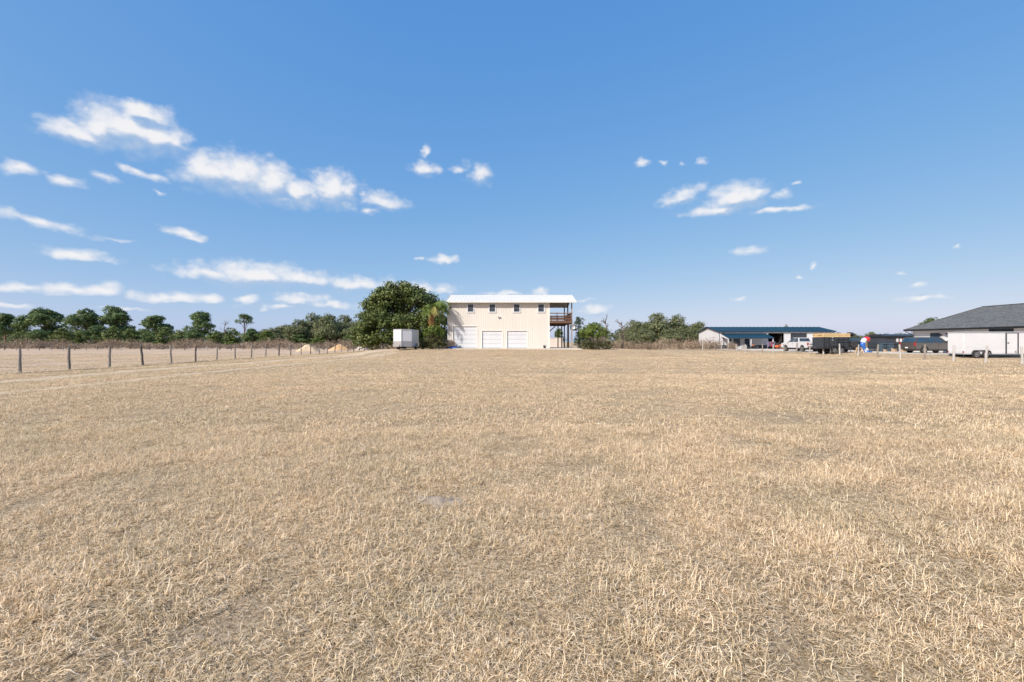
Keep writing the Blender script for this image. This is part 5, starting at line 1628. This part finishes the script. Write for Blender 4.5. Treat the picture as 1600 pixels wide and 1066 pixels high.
# bright young trees in front of the pines
gs = 'bright young trees of the left treeline'
sh = [(36,517,40),(62,512,40),(100,511,38),(128,513,34),(150,506,44),(176,509,42),(205,513,40),(232,515,36),(258,512,36),(286,514,38),(300,512,34),(336,513,38),(362,512,38),(392,511,40),(418,515,36),(446,518,34),(470,520,36),(500,521,34),(528,522,36),(548,520,30)]
ords = 'first second third fourth fifth sixth seventh eighth ninth tenth eleventh twelfth thirteenth fourteenth fifteenth sixteenth seventeenth eighteenth nineteenth twentieth'.split()
for i, (x, y, w) in enumerate(sh):
    tree('shrub' if i % 3 != 1 else 'pine', i % 4, x, y+(3 if i % 3 == 1 else 0), w*(1.15 if i % 3 != 1 else .9), 140-(i % 3)*5, 'bright young tree, %s from the left edge below the pines' % ords[i], gs)
# oak wood left of the big oak
go_ = 'mossy oaks left of the garage'
ok = [(424,511,46),(446,506,48),(466,497,44),(489,487,50),(513,488,48),(536,490,44),(556,499,44)]
for i, (x, y, w) in enumerate(ok):
    tree('mossoak', i % 3, x, y, w*1.1, 138+(i % 2)*6, 'grey-green mossy oak, %s of the wood left of the garage' % ords[i], go_)
# right of the garage
gr = 'mossy oaks right of the garage'
for i, (x, y, w, lab) in enumerate(((990,498,44,'small-crowned oak at the left end of the right wood'), (1026,487,56,'tallest oak in the wood right of the garage'), (1060,489,46,'oak right beside the tallest of the right wood'), (1092,501,44,'lower oak next to the white workshop gable'), (1004,512,40,'low oak below the small-crowned one'), (1048,511,44,'low oak before the two tallest of the right wood'))):
    tree('mossoak', (i+1) % 3, x, y, w*1.08, 128-(8 if i > 3 else 0), lab, gr)
snag(946, 499, 80, 2.2, 'bare leaning dead tree right of the round clipped bush', 8)
snag(972, 503, 84, 1.8, 'bare dead tree nearest the right wood', 11)
# behind the neighbours' house and beyond the yard
tree('oak', 1, 1456, 494.5, 46, 100, 'sunlit tree rising behind the grey shingle roof')
for i, (x, y, w, lab) in enumerate(((1312,522,30,'low far tree right of the workshop roof'),(1332,520,26,'small far tree above the black vehicle'),(1362,517.5,20,'small far tree above the inflatable toy'),(1382,521,34,'low far tree above the bins'),(1404,525,30,'low far tree beyond the dark shed'))):
    tree('mossoak', i % 3, x, y, w, 190, lab, 'far trees beyond the yard')
# trees standing behind the workshop
tree('mossoak', 0, 1228, 505.5, 12, 190, 'far treetop peeking over the workshop ridge')

# big live oak beside the garage
def big_oak():
    rs = np.random.RandomState(12)
    Z = 73.0; X = WX(628, Z); g0 = gz(X, Z)
    r = empty('oak_tree', (X, Z, g0), 0, 'huge round live oak beside the palm and the garage', 'oak tree')
    lobes = []
    prof = [(-66,520,17),(-56,503,17),(-62,535,14),(-44,483,19),(-30,468,19),(-12,460,18),(4,458,17),(22,461,18),(38,472,18),(52,487,18),(64,505,16),(66,525,15)]
    k_ = Z/FPX
    for (dx, y, rr_) in prof:
        for dy in (-1.6, 1.4):
            s = rr_*k_*rs.uniform(.85, 1.1)
            lobes.append((dx*.9*k_+rs.uniform(-.3,.3), dy+rs.uniform(-1,1), WZ(y, Z)-g0, s, s, s*.85))
    for k in range(34):
        a = rs.uniform(0, 2*np.pi); q = rs.uniform(0, 1)**.5
        x, y = q*5.5*np.cos(a), q*5.2*np.sin(a); z = rs.uniform(1.6, 9.0)
        if (x/6.9)**2+(y/6.4)**2+((z-3.2)/7.0)**2 > .82: continue
        s = rs.uniform(1.3, 2.0); lobes.append((x, y, z, s, s, s*.8))
    for k in range(16):
        a = -math.pi+k*2*math.pi/16
        lobes.append((5.35*np.cos(a), 5.3*np.sin(a), rs.uniform(1.2, 2.4), 1.35, 1.35, 1.1))
        lobes.append((5.3*np.cos(a+.2), 5.3*np.sin(a+.2), rs.uniform(3.4, 5.4), 1.6, 1.6, 1.2))
    mb = MB(); limbs(rs, mb, (0,0,0), (0,0,6.0), lobes, .62, 14); mb.build('trunk', M['bark'], r, smooth=True)
    P, N, T = crown_points(rs, lobes, 22, 14, .55)
    V, tt = leaves_at(rs, P, N, .19, T, .6)
    link('crown', np_mesh('crown', V, quads(len(V)//4), M['oak_leaf'], tt), r)
big_oak()
tree('dark', 0, 905, 492, 34, 74, 'dark evergreen tree behind the deck and satellite dish', rz=.5)
tree('dark', 1, 922, 503, 26, 76, 'dark tree half hidden by the round clipped bush', rz=1.5)
tree('shrub', 2, 873, 512, 26, 84, 'bright green bush seen beneath the raised deck')
tree('dark', 2, 692, 520, 30, 70, 'dark bush behind the palm at the garage corner')

# clipped bushes
def clipped(name, px, z, layers, label, mats, seed, cat='bush'):
    rs = np.random.RandomState(seed); X = WX(px, z); g0 = gz(X, z)
    r = empty(name, (X, z, g0), 0, label, cat)
    for (nm, key, lobes, sub, per, size, spread) in layers:
        P, N, T = crown_points(rs, lobes, sub, per, spread, .5, 1, .8)
        P[:, 2] = np.maximum(P[:, 2], .03)
        V, tt = leaves_at(rs, P, N, size, T)
        link(nm, np_mesh(nm, V, quads(len(V)//4), M[key], tt), r)
    mb = MB()
    for k in range(7):
        a = k*.9; mb.tube([(.25*math.cos(a), .2*math.sin(a), -.1), (.5*math.cos(a), .4*math.sin(a), .9), (.9*math.cos(a), .7*math.sin(a), 1.7)], [.06,.045,.02], 6)
    mb.build('stems', M['bark'], r)
    return r
def ring(rx, ry, z, s, n, sz=None): 
    return [(rx*math.cos(a), ry*math.sin(a), z, s, s, sz or s) for a in [2*math.pi*i/n for i in range(n)]]
# left: 655..700 px wide, top 507, base 544 at z 57 -> 3.6 m wide, 3 m tall
z = 56.6
clipped('clipped_bush', 677.5, z, [
    ('upper_crown', 'bush_leaf', ring(.95,.85,2.15,.62,8)+ring(.45,.4,2.55,.52,5)+[(0,0,2.5,.7,.7,.55),(-.2,0,2.85,.35,.35,.3)], 60, 12, .075, .22),
    ('lower_skirt', 'hedge_leaf', ring(1.25,1.0,.95,.62,10,.55)+ring(1.35,1.1,.45,.48,10,.45)+ring(.6,.5,1.3,.6,6), 50, 12, .07, .22)],
    'two-tier clipped bush between the white trailer and the palm', None, 61)
z = 57.5
clipped('clipped_bush', 928, z, [
    ('upper_crown', 'bush_leaf', ring(1.2,.95,2.1,.74,9)+ring(.7,.6,2.75,.62,6)+[(0,0,2.4,1.2,1.0,.9),(0,0,3.05,.65,.65,.42),(-1.45,0,1.9,.4,.4,.4),(1.45,0,1.75,.4,.4,.35)], 60, 12, .075, .22)],
    'round bright green clipped bush right of the deck', None, 62)
clipped('hedge', 932.5, 55.9, [
    ('foliage', 'hedge_leaf', [(x, y, zz, .40, .40, .40) for x in np.arange(-1.65, 1.7, .41) for y in (-.45, .1, .6) for zz in (.38, .78)], 60, 11, .065, .16)],
    'low square-trimmed brown-green hedge under the round bush', None, 63, 'hedge')

# palm: leaning fronds blown to the right
def palm():
    rs = random.Random(3); Z = 58.2; X = WX(674.5, Z); g0 = gz(X, Z)
    r = empty('palm_tree', (X, Z, g0), 0, 'palm with orange leaf boots and fronds hanging towards the garage', 'palm tree')
    top = WZ(484, Z)-g0
    mb = MB(); mb.tube([(0,0,-.2),(.05,0,1.2),(0,0,2.6),(.03,0,3.4)], [.30,.24,.22,.24], 10); mb.build('trunk', M['bark'], r, smooth=True)
    mb = MB()
    for k in range(60):
        a = k*2.4; z = 2.3+(top-2.5)*k/60
        rad = .24+.08*math.sin(k*.4)
        mb.beam((rad*.7*math.cos(a), rad*.7*math.sin(a), z-.1), (rad*1.5*math.cos(a), rad*1.5*math.sin(a), z+.45), .12, .05)
    mb.tube([(.03,0,2.2),(.03,0,3.2),(.05,0,top)], [.22,.27,.18], 10)
    mb.build('leaf_boots', M['palm_boot'], r)
    rn = np.random.RandomState(8)
    for k in range(26):
        a = rs.uniform(0, 2*math.pi); up = rs.uniform(.55, 1.45)
        d = Vector((math.cos(a)+.85, math.sin(a)*.8-.1, 0)); d.normalize()
        L = rs.uniform(2.3, 3.3)*(1 if d.x > .2 else .62)
        pts = []; p = Vector((.05, 0, top-.05)); el = up
        for i in range(12):
            pts.append(p.copy())
            p = p + (d*math.cos(el)+Vector((0,0,math.sin(el))))*L/11
            el -= .19+.05*rs.random()
        V = []; F = []; T = []
        old = rs.random() < .22
        for i in range(1, 11):
            t = i/11; tang = (pts[i+1]-pts[i-1]).normalized()
            side = tang.cross(Vector((0,0,1))).normalized()
            for s in (-1, 1):
                for q in range(3):
                    b0 = pts[i].lerp(pts[i+1], q/3)
                    ln = .75*math.sin(math.pi*min(.97, t*.9+.12))**.7+.15
                    tip = b0 + (side*s*.75+tang*.55+Vector((rs.uniform(-.1,.1), rs.uniform(-.1,.1), -.45-rs.uniform(0,.3))))*ln
                    w = tang*.028
                    n0 = len(V); mid = b0.lerp(tip, .5)+Vector((0,0,.05))
                    V += [b0-w, b0+w, mid+w, mid-w, tip+w*.2, tip-w*.2]
                    F += [(n0, n0+1, n0+2, n0+3), (n0+3, n0+2, n0+4, n0+5)]
                    tv = min(1, max(0, (.95 if old else .5)+rs.gauss(0, .15))); T += [tv]*6
        n0 = len(V)
        for i in range(11):
            w = Vector((0,0,1)).cross((pts[i+1]-pts[i])).normalized()*.025*(1-i/12)
            V += [pts[i]-w, pts[i]+w, pts[i+1]+w*.9, pts[i+1]-w*.9]; F.append((len(V)-4, len(V)-3, len(V)-2, len(V)-1)); T += [.8]*4
        link('frond', np_mesh('frond', [tuple(v) for v in V], F, M['palm_leaf'], T), r)
palm()

# dry scrub along the far side of the paddock and beyond the drive on the right
def scrub(name, boxes, label, seed, dens, hmax):
    rs = np.random.RandomState(seed); VV_, TT_ = [], []
    for (x0, x1, y0, y1) in boxes:
        n = int((x1-x0)*(y1-y0)*dens)
        cx, cy = rs.uniform(x0, x1, n), rs.uniform(y0, y1, n)
        for X, Y in zip(cx, cy):
            h = hmax*rs.uniform(.45, 1.0)*(.8+.3*math.sin(X*.35+Y*.2)); w = h*rs.uniform(.5, .8)
            m = 80
            e = sph(rs, m)*(rs.rand(m, 1)**.45)
            p = np.stack([X+e[:, 0]*w, Y+e[:, 1]*w, h*.52+e[:, 2]*h*.5], 1); p[:, 2] += gz(X, Y)
            N = rs.normal(size=(m, 3)); N[:, 2] *= .4; N /= np.linalg.norm(N, axis=1, keepdims=True)
            V, tt = leaves_at(rs, p, N, .22, np.clip(.45+rs.uniform(-.25,.25)+rs.normal(0,.15,m), 0, 1), .16)
            VV_.append(V); TT_.append(tt)
    V = np.concatenate(VV_); T = np.concatenate(TT_)
    o = link(name, np_mesh(name, V, quads(len(V)//4), M['scrub'], T))
    return tag(o, label, 'scrub', kind='stuff')
scrub('dry_scrub', [(-150, -26, 97, 103), (-165, -30, 108, 116)], 'grey-brown dry scrub between the paddock and the left treeline', 5, .42, 2.6)
scrub('dry_scrub', [(18.5, 46, 92, 97), (19, 44, 99, 104), (14, 19, 84, 92)], 'pale dry scrub below the wood right of the garage', 6, .6, 2.7)
scrub('dry_scrub', [(76, 140, 128, 150)], 'dry scrub beyond the parked vehicles', 7, .12, 2.6)
scrub('dry_scrub', [(-45, -15, 92, 98)], 'dry scrub at the foot of the mossy oaks behind the sand piles', 8, .5, 2.0)
# the wood goes on behind the single trees
def far_wood(name, spans, label, seed):
    rs = np.random.RandomState(seed); lobes = []
    for (x0, x1, y, h) in spans:
        for X in np.arange(x0, x1, 3.4):
            for q in range(3):
                lobes.append((X+rs.uniform(-1.5,1.5), y+rs.uniform(-4,4), h*rs.uniform(.2,.85), 2.4, 2.4, 1.8))
            lobes.append((X+rs.uniform(-1,1), y-6+rs.uniform(-2,2), rs.uniform(.6,1.8), 2.0, 2.0, 1.5))
    P, N, T = crown_points(rs, lobes, 7, 9, .8)
    V, tt = leaves_at(rs, P, N, .34, T)
    return tag(link(name, np_mesh(name, V, quads(len(V)//4), M['moss_oak_leaf'], tt)), label, 'woodland', kind='stuff')
far_wood('distant_woodland', [(-235, -40, 190, 6.0), (-300, -200, 205, 6.5)], 'low dark woodland closing the left horizon', 3)
far_wood('distant_woodland', [(24, 62, 150, 6.0), (100, 420, 330, 8.0)], 'low woodland closing the right horizon', 4)
